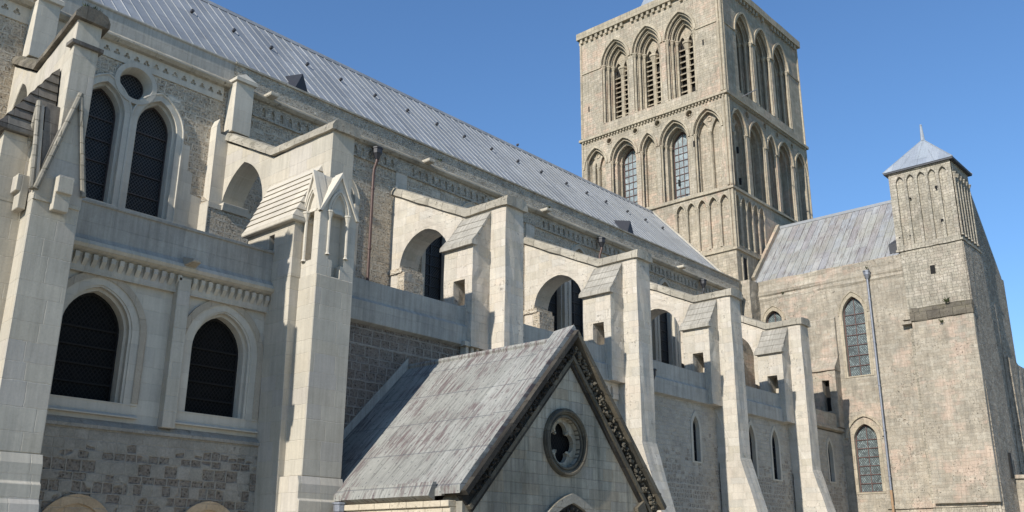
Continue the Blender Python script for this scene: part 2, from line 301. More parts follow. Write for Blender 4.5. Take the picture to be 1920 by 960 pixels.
class B:
    def __init__(s): s.bm = bmesh.new()
    def face(s, pts):
        vs = [s.bm.verts.new(p) for p in pts]
        try: return s.bm.faces.new(vs)
        except ValueError: return None
    def hexa(s, p):    # 8 points: bottom 4 ccw, top 4
        v = [s.bm.verts.new(q) for q in p]
        for f in ((3,2,1,0),(4,5,6,7),(0,1,5,4),(1,2,6,5),(2,3,7,6),(3,0,4,7)): s.bm.faces.new([v[i] for i in f])
        return s
    def box(s, x0, x1, y0, y1, z0, z1):
        return s.hexa([(x0,y0,z0),(x1,y0,z0),(x1,y1,z0),(x0,y1,z0),(x0,y0,z1),(x1,y0,z1),(x1,y1,z1),(x0,y1,z1)])
    def fbox(s, F, u0, u1, z0, z1, d0, d1):
        return s.hexa([F(u0,z0,d0),F(u1,z0,d0),F(u1,z0,d1),F(u0,z0,d1),F(u0,z1,d0),F(u1,z1,d0),F(u1,z1,d1),F(u0,z1,d1)])
    def slab(s, F, outer, holes, d0, d1):
        loops = [outer]+list(holes); flat = [q for L in loops for q in L]
        tris = tessellate_polygon([[Vector((a, b, 0)) for a, b in L] for L in loops])
        fr = [s.bm.verts.new(F(a, b, d1)) for a, b in flat]; bk = [s.bm.verts.new(F(a, b, d0)) for a, b in flat]
        for t in tris:
            for V, o in ((fr, 1), (bk, -1)):
                try: s.bm.faces.new([V[i] for i in t[::o]])
                except ValueError: pass
        i0 = 0
        for L in loops:
            n = len(L)
            for i in range(n):
                a, b = i0+i, i0+(i+1) % n
                try: s.bm.faces.new([fr[a], fr[b], bk[b], bk[a]])
                except ValueError: pass
            i0 += n
        return s
    def prism(s, F, outer, d0, d1): return s.slab(F, outer, [], d0, d1)
    def band(s, F, po, pi, d0, d1):   # open strip between two polylines of the same length
        n = len(po)
        R = [[s.bm.verts.new(F(*q, d)) for q in L] for L, d in ((po, d1), (pi, d1), (pi, d0), (po, d0))]
        for i in range(n-1):
            for k in range(4):
                s.bm.faces.new([R[k][i], R[k][i+1], R[(k+1) % 4][i+1], R[(k+1) % 4][i]])
        s.bm.faces.new([R[k][0] for k in range(4)]); s.bm.faces.new([R[k][-1] for k in range(4)][::-1])
        return s
    def tube(s, p0, p1, r0, r1=None, n=8):
        r1 = r0 if r1 is None else r1
        p0, p1 = Vector(p0), Vector(p1); ax = (p1-p0).normalized()
        a = ax.orthogonal().normalized(); b = ax.cross(a)
        c = [(math.cos(2*math.pi*i/n), math.sin(2*math.pi*i/n)) for i in range(n)]
        A = [s.bm.verts.new(p0+(a*x+b*y)*r0) for x, y in c]; Bv = [s.bm.verts.new(p1+(a*x+b*y)*r1) for x, y in c]
        for i in range(n): s.bm.faces.new([A[i], A[(i+1) % n], Bv[(i+1) % n], Bv[i]])
        s.bm.faces.new(A[::-1]); s.bm.faces.new(Bv)
        return s
    def path(s, pts, r, n=6):
        pts = [Vector(p) for p in pts]; rings = []; prev = None
        for i, p in enumerate(pts):
            t = (pts[min(i+1, len(pts)-1)]-pts[max(i-1, 0)]).normalized()
            a = t.orthogonal().normalized() if prev is None else (prev-t*prev.dot(t)).normalized()
            prev = a; b = t.cross(a)
            rings.append([s.bm.verts.new(p+(a*math.cos(2*math.pi*k/n)+b*math.sin(2*math.pi*k/n))*r) for k in range(n)])
        for A, C in zip(rings, rings[1:]):
            for k in range(n): s.bm.faces.new([A[k], A[(k+1) % n], C[(k+1) % n], C[k]])
        s.bm.faces.new(rings[0][::-1]); s.bm.faces.new(rings[-1])
        return s
    def blob(s, c, r, sc=(1, 1, 1), sub=1, jit=.25):
        M_ = Matrix.Translation(c) @ Matrix.Diagonal((r*sc[0], r*sc[1], r*sc[2], 1))
        g = bmesh.ops.create_icosphere(s.bm, subdivisions=sub, radius=1, matrix=M_)
        for v in g['verts']: v.co += Vector((R_.uniform(-1, 1), R_.uniform(-1, 1), R_.uniform(-1, 1)))*r*jit
        return s
    def shaft(s, x, y, z0, z1, r, cap=True, base=True, n=8, capr=1.9, caph=3.2):
        s.tube((x, y, z0), (x, y, z1), r, n=n)
        if cap:
            s.tube((x, y, z1-caph*r), (x, y, z1-.5*r), r*1.05, r*capr, n)
            s.tube((x, y, z1-.5*r), (x, y, z1+.5*r), r*capr*1.12, r*capr*1.12, n)
        if base:
            s.tube((x, y, z0), (x, y, z0+1.2*r), r*1.8, r*1.2, n)
        return s
    def make(s, name, m, parent=None, bevel=0.0, jit=0.0, cut=0.0, smooth=False, **props):
        bm = s.bm
        bmesh.ops.recalc_face_normals(bm, faces=bm.faces)
        if cut > 0:
            for _ in range(3):
                ed = [e for e in bm.edges if e.calc_length() > cut]
                if not ed: break
                bmesh.ops.subdivide_edges(bm, edges=ed, cuts=1, use_grid_fill=True)
            bmesh.ops.triangulate(bm, faces=[f for f in bm.faces if len(f.verts) > 4])
        if jit > 0:
            for v in bm.verts:
                q = v.co*3.1
                v.co += Vector((noise.noise(q), noise.noise(q+Vector((9, 0, 0))), noise.noise(q+Vector((0, 17, 0)))))*jit
        me = bpy.data.meshes.new(name); bm.to_mesh(me); bm.free()
        if smooth:
            for p in me.polygons: p.use_smooth = True
        o = bpy.data.objects.new(name, me); COL.objects.link(o)
        me.materials.append(M[m] if isinstance(m, str) else m)
        if bevel > 0:
            md = o.modifiers.new('bevel', 'BEVEL'); md.width = bevel; md.segments = 1; md.limit_method = 'ANGLE'; md.angle_limit = math.radians(50)
        if parent is not None:
            o.parent = parent
            o.matrix_parent_inverse = parent.matrix_world.inverted() if parent.type == 'EMPTY' else Matrix()
        for k, v in props.items(): o[k] = v
        return o

def thing(name, loc, label, cat, group=None):
    o = bpy.data.objects.new(name, None); COL.objects.link(o); o.location = loc
    o.matrix_world = Matrix.Translation(loc)
    o['label'] = label; o['category'] = cat
    if group: o['group'] = group
    return o

def arc(c, hw, zs, za, n=8):
    r = za-zs; P = []
    if r >= hw*.999:
        Rr = (hw*hw+r*r)/(2*hw); a1 = math.acos(max(-1, min(1, (hw-Rr)/Rr)))   # from pi to a1
        for i in range(n+1):
            t = math.pi-(math.pi-a1)*i/n; P.append((c-hw+Rr+Rr*math.cos(t), zs+Rr*math.sin(t)))
    else:
        for i in range(n+1):
            t = math.pi-(math.pi/2)*i/n; P.append((c+hw*math.cos(t), zs+r*math.sin(t)))
    P[-1] = (c, za)
    return P+[(2*c-x, z) for x, z in P[-2::-1]]
def arch(c, hw, z0, zs, za, n=8): return [(c-hw, z0)]+arc(c, hw, zs, za, n)+[(c+hw, z0)]
def circ(c, z, r, n=24): return [(c+r*math.cos(2*math.pi*i/n), z+r*math.sin(2*math.pi*i/n)) for i in range(n)]
def rect(a, b, z0, z1): return [(a, z0), (b, z0), (b, z1), (a, z1)]

def glazing(F, c, hw, z0, zs, za, d, parent, gm, bars=None, barm='darkiron', name='window'):
    """a window: bars as frame (part), pane as sub-part"""
    fr = B()
    po, pi = arch(c, hw, z0, zs, za), arch(c, hw-.035, z0+.035, zs, za-.05)
    fr.slab(F, po, [pi], d, d+.05)
    nb, vb = bars or (0, 0)
    top = za
    for i in range(1, nb+1):
        z = z0+(zs+.35*(za-zs)-z0)*i/(nb+.6)
        h = hw if z < zs else hw*max(.25, 1-((z-zs)/(za-zs))**1.6)
        fr.fbox(F, c-h+.02, c+h-.02, z-.014, z+.014, d+.012, d+.045)
    for i in range(vb):
        x = c-hw+2*hw*(i+1)/(vb+1)
        zt = za-.05 if abs(x-c) < .02 else zs+(za-zs)*.62*(1-abs(x-c)/hw*.3)
        fr.fbox(F, x-.014, x+.014, z0+.02, zt, d+.01, d+.04)
    f = fr.make(name, barm, parent)
    B().prism(F, arch(c, hw-.01, z0+.01, zs, za-.01), d-.03, d+.006).make('pane', gm, f)
    return f

# ------------------------------------------------------------------ ground
g = B(); g.face([(-400,-400,0),(600,-400,0),(600,600,0),(-400,600,0)])
g.make('ground', 'grass', kind='structure')
g = B(); g.face([(-60,-30,.004),(60,-30,.004),(60,17,.004),(-60,17,.004)])
g.make('path', 'ground', kind='structure')  # unseen gravel sheet, widened to the wall as a warm light bounce

# ------------------------------------------------------------------ nave
nave = thing('church_nave', (16, 21, 0), 'long pale stone church nave with grey lead roof running behind the row of flying buttresses', 'church nave')
CY = 20.9; F = FS(CY)
wins = [(8.65,.46,9.5,11.75,12.45),(10.02,.47,9.5,11.75,12.45)]
for c in (2.7, 4.07): wins.append((c,.46,9.5,11.75,12.45))
old = [(14.4,.5,9.4,11.6,12.3),(15.75,.5,9.4,11.6,12.3)]
for bc in (21.2, 27.1, 33.0):
    old += [(bc-1.48,.47,9.2,11.6,12.25),(bc,.5,9.2,12.1,12.85),(bc+1.48,.47,9.2,11.6,12.25)]
ocs = [(9.33,12.72,.36),(3.38,12.72,.36)]
b = B()
holes = [arch(c,hw+.10,z0-.06,zs,za+.12) for c,hw,z0,zs,za in wins+old]+[circ(x,z,.44) for x,z,r in ocs]
b.slab(F, rect(-8, 39.45, 6.6, 13.62), holes, -.7, 0)
b.make('clerestory_wall', 'rubble', nave)
# smooth surrounds
for c,hw,z0,zs,za in wins:
    s = B()
    s.slab(F, arch(c,hw+.24,z0-.16,zs,za+.27), [arch(c,hw+.06,z0,zs,za+.07)], -.12, .03)
    s.slab(F, arch(c,hw+.13,z0-.05,zs,za+.14), [arch(c,hw-.005,z0+.005,zs,za-.002)], -.45, -.10)
    s.path([F(u,z,.035) for u,z in arch(c,hw+.23,z0-.1,zs,za+.26)], .028)
    f = glazing(F,c,hw,z0,zs,za,-.36,nave,'glass',(4,0),'darkiron','clerestory_window')
    s.make('frame','pale',f)
for x,z,r in ocs:
    s = B()
    s.slab(F, circ(x,z,.54,32), [circ(x,z,.42,32)], -.1, .06)
    # splayed reveal
    a = circ(x,z,.42,32); q = circ(x,z,.33,32)
    for i in range(32):
        j = (i+1)%32; s.face([F(*a[i],.058),F(*a[j],.058),F(*q[j],-.28),F(*q[i],-.28)])
    fr = B(); fr.slab(F, circ(x,z,.345,32), [circ(x,z,.315,32)], -.3, -.25)
    fo = fr.make('round_window','darkiron',nave)
    B().prism(F, circ(x,z,.34,32), -.34, -.29).make('pane','glass',fo)
    s.make('frame','pale',fo)
for c,hw,z0,zs,za in old:
    s = B()
    s.slab(F, arch(c,hw+.22,z0-.1,zs,za+.24), [arch(c,hw+.06,z0-.03,zs,za+.07)], -.12, .025)
    s.slab(F, arch(c,hw+.13,z0-.05,zs,za+.14), [arch(c,hw-.005,z0+.005,zs,za-.002)], -.42, -.10)
    s.path([F(u,z,.03) for u,z in arc(c,hw+.22,zs,za+.23)], .025)
    f = glazing(F,c,hw,z0,zs,za,-.34,nave,'glass',(7,1),'iron','clerestory_window')
    s.make('frame','ashlar',f)
# plain ashlar strip beside/below the near windows
b = B()
b.slab(F, [(10.72,9.0),(11.42,9.0),(11.42,10.3),(11.1,10.35),(11.1,10.9),(10.95,10.95),(10.95,11.6),(10.72,11.6)], [], .001, .016)
b.make('smooth_wall_patch','pale',nave)
b = B(); b.slab(F, rect(7.3,7.95,9.0,11.9), [], .001, .016)
b.make('smooth_wall_patch','pale',nave)
# frieze below the cornice: trefoils near, lancets beyond
def trefoil(x,z,r):
    P=[]
    for k,a0 in enumerate((90,210,330)):
        cx,cz = x+r*.53*math.cos(math.radians(a0)), z+r*.53*math.sin(math.radians(a0))
        for t in range(-125,126,50):
            P.append((cx+r*.48*math.cos(math.radians(a0+t)), cz+r*.48*math.sin(math.radians(a0+t))))
    return P
b = B(); hs = [trefoil(8.5+.2565*i,13.36,.085) for i in range(-6,13) if not 7.0<8.5+.2565*i<7.75]+[trefoil(6.4-.2565*i,13.36,.085) for i in range(0,20)]
b.slab(F, rect(-1,11.7,13.15,13.63), hs, .004, .035); b.make('trefoil_frieze','pale',nave)
hs = []; x = 12.95
while x < 38.6:
    if not any(abs(x-q)<.38 for q in (18.1,24.3,30.2,35.9)): hs.append(arch(x,.062,13.17,13.31,13.44,4))
    x += .292
b = B(); b.slab(F, rect(12.4,39.3,13.1,13.62), hs, .004, .055); b.make('lancet_frieze','greyrubble',nave)
# cornice: sloping drip ledge
b = B(); b.prism(lambda u,z,d: Vector((d,u,z)), [(20.9,13.55),(20.76,13.57),(20.68,13.64),(20.68,13.69),(20.9,13.86)], -8, 39.45)
b.make('cornice','coping',nave, cut=.8, jit=.02)
b = B(); b.prism(lambda u,z,d: Vector((d,u,z)), [(20.88,13.80),(20.88,14.36),(20.84,14.38),(20.84,14.43),(21.3,14.45),(21.3,13.80)], -8, 11.95)
b.make('parapet','parapet',nave,bevel=.01)
b = B(); b.prism(lambda u,z,d: Vector((d,u,z)), [(20.87,13.80),(20.87,14.38),(21.25,14.40),(21.3,13.80)], 11.95, 39.45)
b.make('parapet','greyrubble',nave, cut=.25, jit=.014)
b = B(); b.prism(lambda u,z,d: Vector((d,u,z)), [(20.82,14.375),(20.82,14.43),(21.34,14.455),(21.3,14.38)], 11.95, 39.45)
b.make('parapet_cap','coping',nave, cut=.6, jit=.015)
for x in (12.99,18.93,24.78,33.94):
    B().fbox(F,x-.14,x+.14,13.68,13.79,.1,.46).make('gutter_spout','ashlar',nave,bevel=.02)
# engaged buttress strips on the clerestory wall
def strips(x0, fancy, w=.55, top=True, low=True):
    b = B()
    if not low: pass
    elif fancy:
        b.prism(FS(20.899),[(x0-.36,8.5),(x0+w+.05,8.5),(x0+w+.05,12.1),(x0-.24,12.1),(x0-.30,12.5),(x0-.36,12.3)],0,.3)
        b.make('wall_buttress','pale',nave)
        b=B(); b.hexa([(x0-.42,20.5,7),(x0+w+.25,20.5,7),(x0+w+.25,20.898,7),(x0-.42,20.898,7),(x0-.42,20.5,10.1),(x0+w+.25,20.5,10.1),(x0+w+.25,20.898,10.4),(x0-.42,20.898,10.4)])
        b.make('wall_buttress','rubble',nave)
        b=B(); b.box(x0-.435,x0-.41,20.49,20.9,7,10.15); b.box(x0-.42,x0+w+.25,20.48,20.52,10.0,10.13); b.make('wall_buttress','pale',nave)
    else:
        b.box(x0+.02,x0+w+.15,20.46,20.9-.001,7.0,10.0); b.make('wall_buttress','rubble',nave)
    if top and fancy:
        b = B(); b.box(x0,x0+w,20.5,20.88,12.25,13.72)
        b.box(x0-.05,x0+w+.05,20.42,20.86,13.70,13.80)
        x1,x2,y1,y2=x0-.05,x0+w+.05,20.42,20.86; ap=[((x1+x2)/2,y1+.12,14.02),((x1+x2)/2,y2,14.02)]
        v=[(x1,y1,13.80),(x2,y1,13.80),(x2,y2,13.80),(x1,y2,13.80)]
        b.face([v[0],v[1],ap[0]]); b.face([v[1],v[2],ap[1],ap[0]]); b.face([v[3],v[0],ap[0],ap[1]]); b.face([v[2],v[3],ap[1]])
        b.make('pilaster','pale' ,nave,bevel=.008)
    elif top:
        b = B(); b.box(x0+.05,x0+w-.05,20.86,20.9,12.3,13.56); b.make('pilaster','oldpier',nave)
strips(11.83,True); strips(6.68,True,.5,low=False)
for x in (17.77,23.93,29.85,35.5): strips(x,False)
# nave roof
RY, RZ, EY, EZ = 25.5, 18.98, 21.2, 14.36
b = B()
b.prism(lambda u,z,d: Vector((d,u,z)), [(EY,EZ-.15),(EY,EZ),(RY,RZ),(29.8,EZ),(29.8,EZ-.15)], -8, 39.47)
sl_ = math.hypot(RY-EY,RZ-EZ); nrm = Vector((0,-(RZ-EZ)/sl_,(RY-EY)/sl_))
x = -7.92
a0 = Vector((0,EY,EZ)); a1 = Vector((0,RY,RZ))
while x < 39.3:
    w_ = .013; h_ = .022
    o = Vector((x,0,0)); e = Vector((w_,0,0))
    b.hexa([a0+o-e-nrm*.01,a0+o+e-nrm*.01,a1+o+e-nrm*.01,a1+o-e-nrm*.01,a0+o-e*.6+nrm*h_,a0+o+e*.6+nrm*h_,a1+o+e*.6+nrm*h_,a1+o-e*.6+nrm*h_])
    x += .36
roof = b.make('nave_roof','naveroof',nave)
b = B(); b.prism(lambda u,z,d: Vector((d,u,z)), [(RY-.14,RZ-.12),(RY-.05,RZ+.05),(RY+.05,RZ+.05),(RY+.14,RZ-.12)], -8, 39.46)
b.make('ridge_cap','lead',roof)
b = B(); b.prism(lambda u,z,d: Vector((d,u,z)), [(EY-.06,EZ+.0),(EY+.12,EZ+.17),(EY+.3,EZ+.2),(EY+.3,EZ-.1),(EY-.06,EZ-.1)], 39.2, 39.47)
b.make('flashing','ashlar',roof)
b = B()   # light flashing where the roof meets the tower
e0 = a0+Vector((39.3,0,0)); e1 = a1+Vector((39.3,0,0)); e = Vector((.16,0,0))
b.hexa([e0,e0+e,e1+e,e1,e0+nrm*.08,e0+e+nrm*.08,e1+e+nrm*.08,e1+nrm*.08]); b.make('flashing','ashlar',roof)
def onroof(x,y): return Vector((x,y,EZ+(RZ-EZ)*(y-EY)/(RY-EY)))
for x in (12.05,13.49,14.87,16.29,17.69,19.23,20.78,22.27,23.75,25.3,26.9,28.4,30.1,31.56,33.0,34.7,36.2,37.7):
    p_ = onroof(x,23.93)+nrm*.02; b = B()
    b.tube(p_,p_+Vector((0,-.10,.03)),.05,.06,6); b.make('roof_vent','slate',roof)
p_ = onroof(8.8,21.5); b = B(); b.blob(p_+nrm*.05,.07); b.make('roof_vent','slate',roof)
for x in (14.5,31.35):   # small dark pointed roof hatches
    c = onroof(x,21.45); b = B()
    q = [c+Vector((-.3,-.02,0)),c+Vector((.3,-.02,0)),c+Vector((0,-.02,.72)),onroof(x,22.35)]
    b.face([q[0],q[1],q[2]]); b.face([q[1],q[3],q[2]]); b.face([q[3],q[0],q[2]]); b.face([q[0],q[3],q[1]])
    b.make('roof_dormer','iron',roof)
# ---- aisle
AY = 17.05; F = FS(AY)
awins = [(7.52,.60,4.32,5.62,6.36),(10.13,.60,4.32,5.62,6.36)]
lanc = [(28.45,.21,4.85,5.95,6.38),(32.35,.25,4.6,5.9,6.5),(34.22,.27,4.62,5.9,6.5),(39.2,.22,4.85,6.05,6.55)]
def aisle(x0,x1,m,wl,zt=6.95):
    b = B(); b.slab(F, rect(x0,x1,-.2,zt), [arch(c,hw+.05,z0-.03,zs,za+.06) for c,hw,z0,zs,za in wl], -.6, 0)
    b.make('aisle_wall',m,nave)
aisle(-8,12.0,'pale',awins,7.0)
aisle(12.0,18.2,'aislerub',[]); aisle(18.2,24.3,'oldpier',[])
aisle(24.3,40.6,'aislefar',lanc)
b = B(); b.box(-8,11.4,16.95,17.2,-.1,3.82)
b.prism(lambda u,z,d: Vector((d,u,z)), [(16.9,3.80),(16.9,3.86),(17.1,4.02),(17.1,3.80)], -8, 11.4)
b.make('aisle_plinth','aislemix',nave)
for c,hw,z0,zs,za in awins:
    s = B()
    hd = B(); hd.band(F, arch(c,hw+.38,z0+.02,zs,za+.36), arch(c,hw+.25,z0+.02,zs,za+.23), -.02, .045); hd.make('hood_moulding','tanhood',nave)
    s.slab(F, arch(c,hw+.37,z0-.02,zs,za+.34), [arch(c,hw+.24,z0+.0,zs,za+.22)], -.02, .03)
    s.slab(F, arch(c,hw+.25,z0-.2,zs,za+.23), [arch(c,hw+.10,z0,zs,za+.09)], -.12, .02)
    s.slab(F, arch(c,hw+.12,z0-.05,zs,za+.11), [arch(c,hw-.005,z0+.005,zs,za-.003)], -.5, -.10)
    s.hexa([F(c-hw-.38,z0-.26,0),F(c+hw+.38,z0-.26,0),F(c+hw+.38,z0-.26,.1),F(c-hw-.38,z0-.26,.1),F(c-hw-.3,z0+.0,-.3),F(c+hw+.3,z0+.0,-.3),F(c+hw+.38,z0-.24,.1),F(c-hw-.38,z0-.24,.1)])
    f = glazing(F,c,hw,z0,zs,za,-.34,nave,'aisleglass',(4,0),'dark','aisle_window')
    s.make('frame','pale',f)
b = B(); b.box(8.95,9.22,16.86,17.05-.001,3.95,6.9); b.make('pilaster','ashlar',nave,bevel=.01)
b = B(); b.hexa([(8.99,16.5,7.16),(9.19,16.5,7.16),(9.24,16.9,7.1),(8.94,16.9,7.1),(9.03,16.5,7.22),(9.15,16.5,7.22),(9.18,16.9,7.34),(9.0,16.9,7.34)]); b.make('gutter_spout','tanhood',nave,bevel=.015)
for c in (7.6,10.15):
    s = B(); s.band(FS(16.95), arc(c,.72,1.9,2.66), arc(c,.56,1.9,2.5), -.05, .05); s.prism(FS(16.95), arch(c,.56,.8,1.9,2.5), -.02,.01)
    s.make('blind_arch','orange',nave)
for c,hw,z0,zs,za in lanc:
    s = B(); s.slab(F, arch(c,hw+.13,z0-.06,zs,za+.17), [arch(c,hw+.0,z0,zs,za+.0)], -.2, .02)
    f = glazing(F,c,hw,z0,zs,za,-.18,nave,'aisleglass',(3,1),'iron','aisle_window'); s.make('frame','ashlar',f)
# aisle parapets
b = B(); b.prism(lambda u,z,d: Vector((d,u,z)), [(16.86,6.98),(16.80,7.10),(16.80,7.16),(16.9,7.28),(16.9,7.90),(16.86,7.9),(16.86,7.96),(17.3,7.96),(17.3,6.98)], -8, 11.42)
b.make('aisle_parapet','parapet',nave,bevel=.008)
b = B()
b.prism(lambda u,z,d: Vector((d,u,z)), [(16.78,7.02),(16.74,7.08),(16.78,7.16),(17.1,7.16),(17.1,6.6),(16.95,6.6),(16.95,6.95)], -8, 11.3)
i = 0; x = 6.2
while x < 11.25:
    if not 8.92 < x < 9.25: b.prism(lambda u,z,d: Vector((d,u,z)),[(17.0,6.70),(16.96,6.70),(16.86,6.84),(16.86,6.94),(17.0,6.94)],x,x+.085)
    x += .17
b.make('corbel_table','ashlar',nave)
b = B()
b.prism(lambda u,z,d: Vector((d,u,z)), [(17.04,6.86),(16.90,6.90),(16.88,7.38),(16.98,7.46),(16.98,7.93),(17.35,7.95),(17.35,6.86)], 12.1, 17.9)
b.make('aisle_parapet','parapet',nave,bevel=.01)
for xa,xb in ((18.4,24.1),(24.6,30.1),(30.4,35.7)):
    b = B(); b.prism(lambda u,z,d: Vector((d,u,z)), [(17.04,6.82),(16.90,6.86),(16.90,7.34),(16.99,7.42),(16.99,7.93),(17.35,7.95),(17.35,6.82)], xa, xb)
    b.make('aisle_parapet','parapet',nave,cut=.8,jit=.012)
b = B(); b.prism(lambda u,z,d: Vector((d,u,z)), [(17.04,7.0),(16.90,7.05),(16.90,7.16),(16.97,7.2),(16.97,7.75),(17.35,7.78),(17.35,7.0)], 36.1, 40.6)
b.make('aisle_parapet','transept',nave,cut=.6,jit=.02)
b = B(); b.box(16.9,17.9,16.78,17.04,6.86,6.98); 
for i in range(4): b.box(17.0+i*.2,17.1+i*.2,16.84,17.04,6.66,6.86)
b.make('corbel_table','ashlar',nave)
b = B(); b.slab(F, rect(20.5,23.9,6.35,6.84), [arch(20.65+.24*i,.07,6.38,6.6,6.74,4) for i in range(13)], .004,.07); b.make('corbel_table','oldpier',nave)
b = B(); b.box(-8,5.1,16.4,17.6,-.1,7.75); b.make('aisle_parapet','flint',nave,cut=.6,jit=.05)
# aisle roof behind the parapets
b = B(); b.prism(lambda u,z,d: Vector((d,u,z)), [(17.3,7.0),(17.3,7.3),(20.88,8.6),(20.88,7.0)], -8, 40.5)
b.make('aisle_roof','lead',nave)

# ------------------------------------------------------------------ gothic (new) flying buttresses
COPG = 'flying buttresses along the nave'
def coping(b, T, pts, x0, x1, h=.24, o=.09, bev=.07):
    """moulded coping along (y,z) polyline giving its UPPER line"""
    n = len(pts)
    prof = [(x0-o,-h),(x0-o,-h+.1),(x0-o+bev,-.02),(x0+.25*(x1-x0),.03),(x1-.25*(x1-x0),.03),(x1+o-bev,-.02),(x1+o,-h+.1),(x1+o,-h)]
    rings = [[b.bm.verts.new(T(px, y, z+dz)) for px, dz in prof] for y, z in pts]
    k = len(prof)
    for A, C in zip(rings, rings[1:]):
        for i in range(k): b.bm.faces.new([A[i],A[(i+1)%k],C[(i+1)%k],C[i]])
    b.bm.faces.new(rings[0][::-1]); b.bm.faces.new(rings[-1])

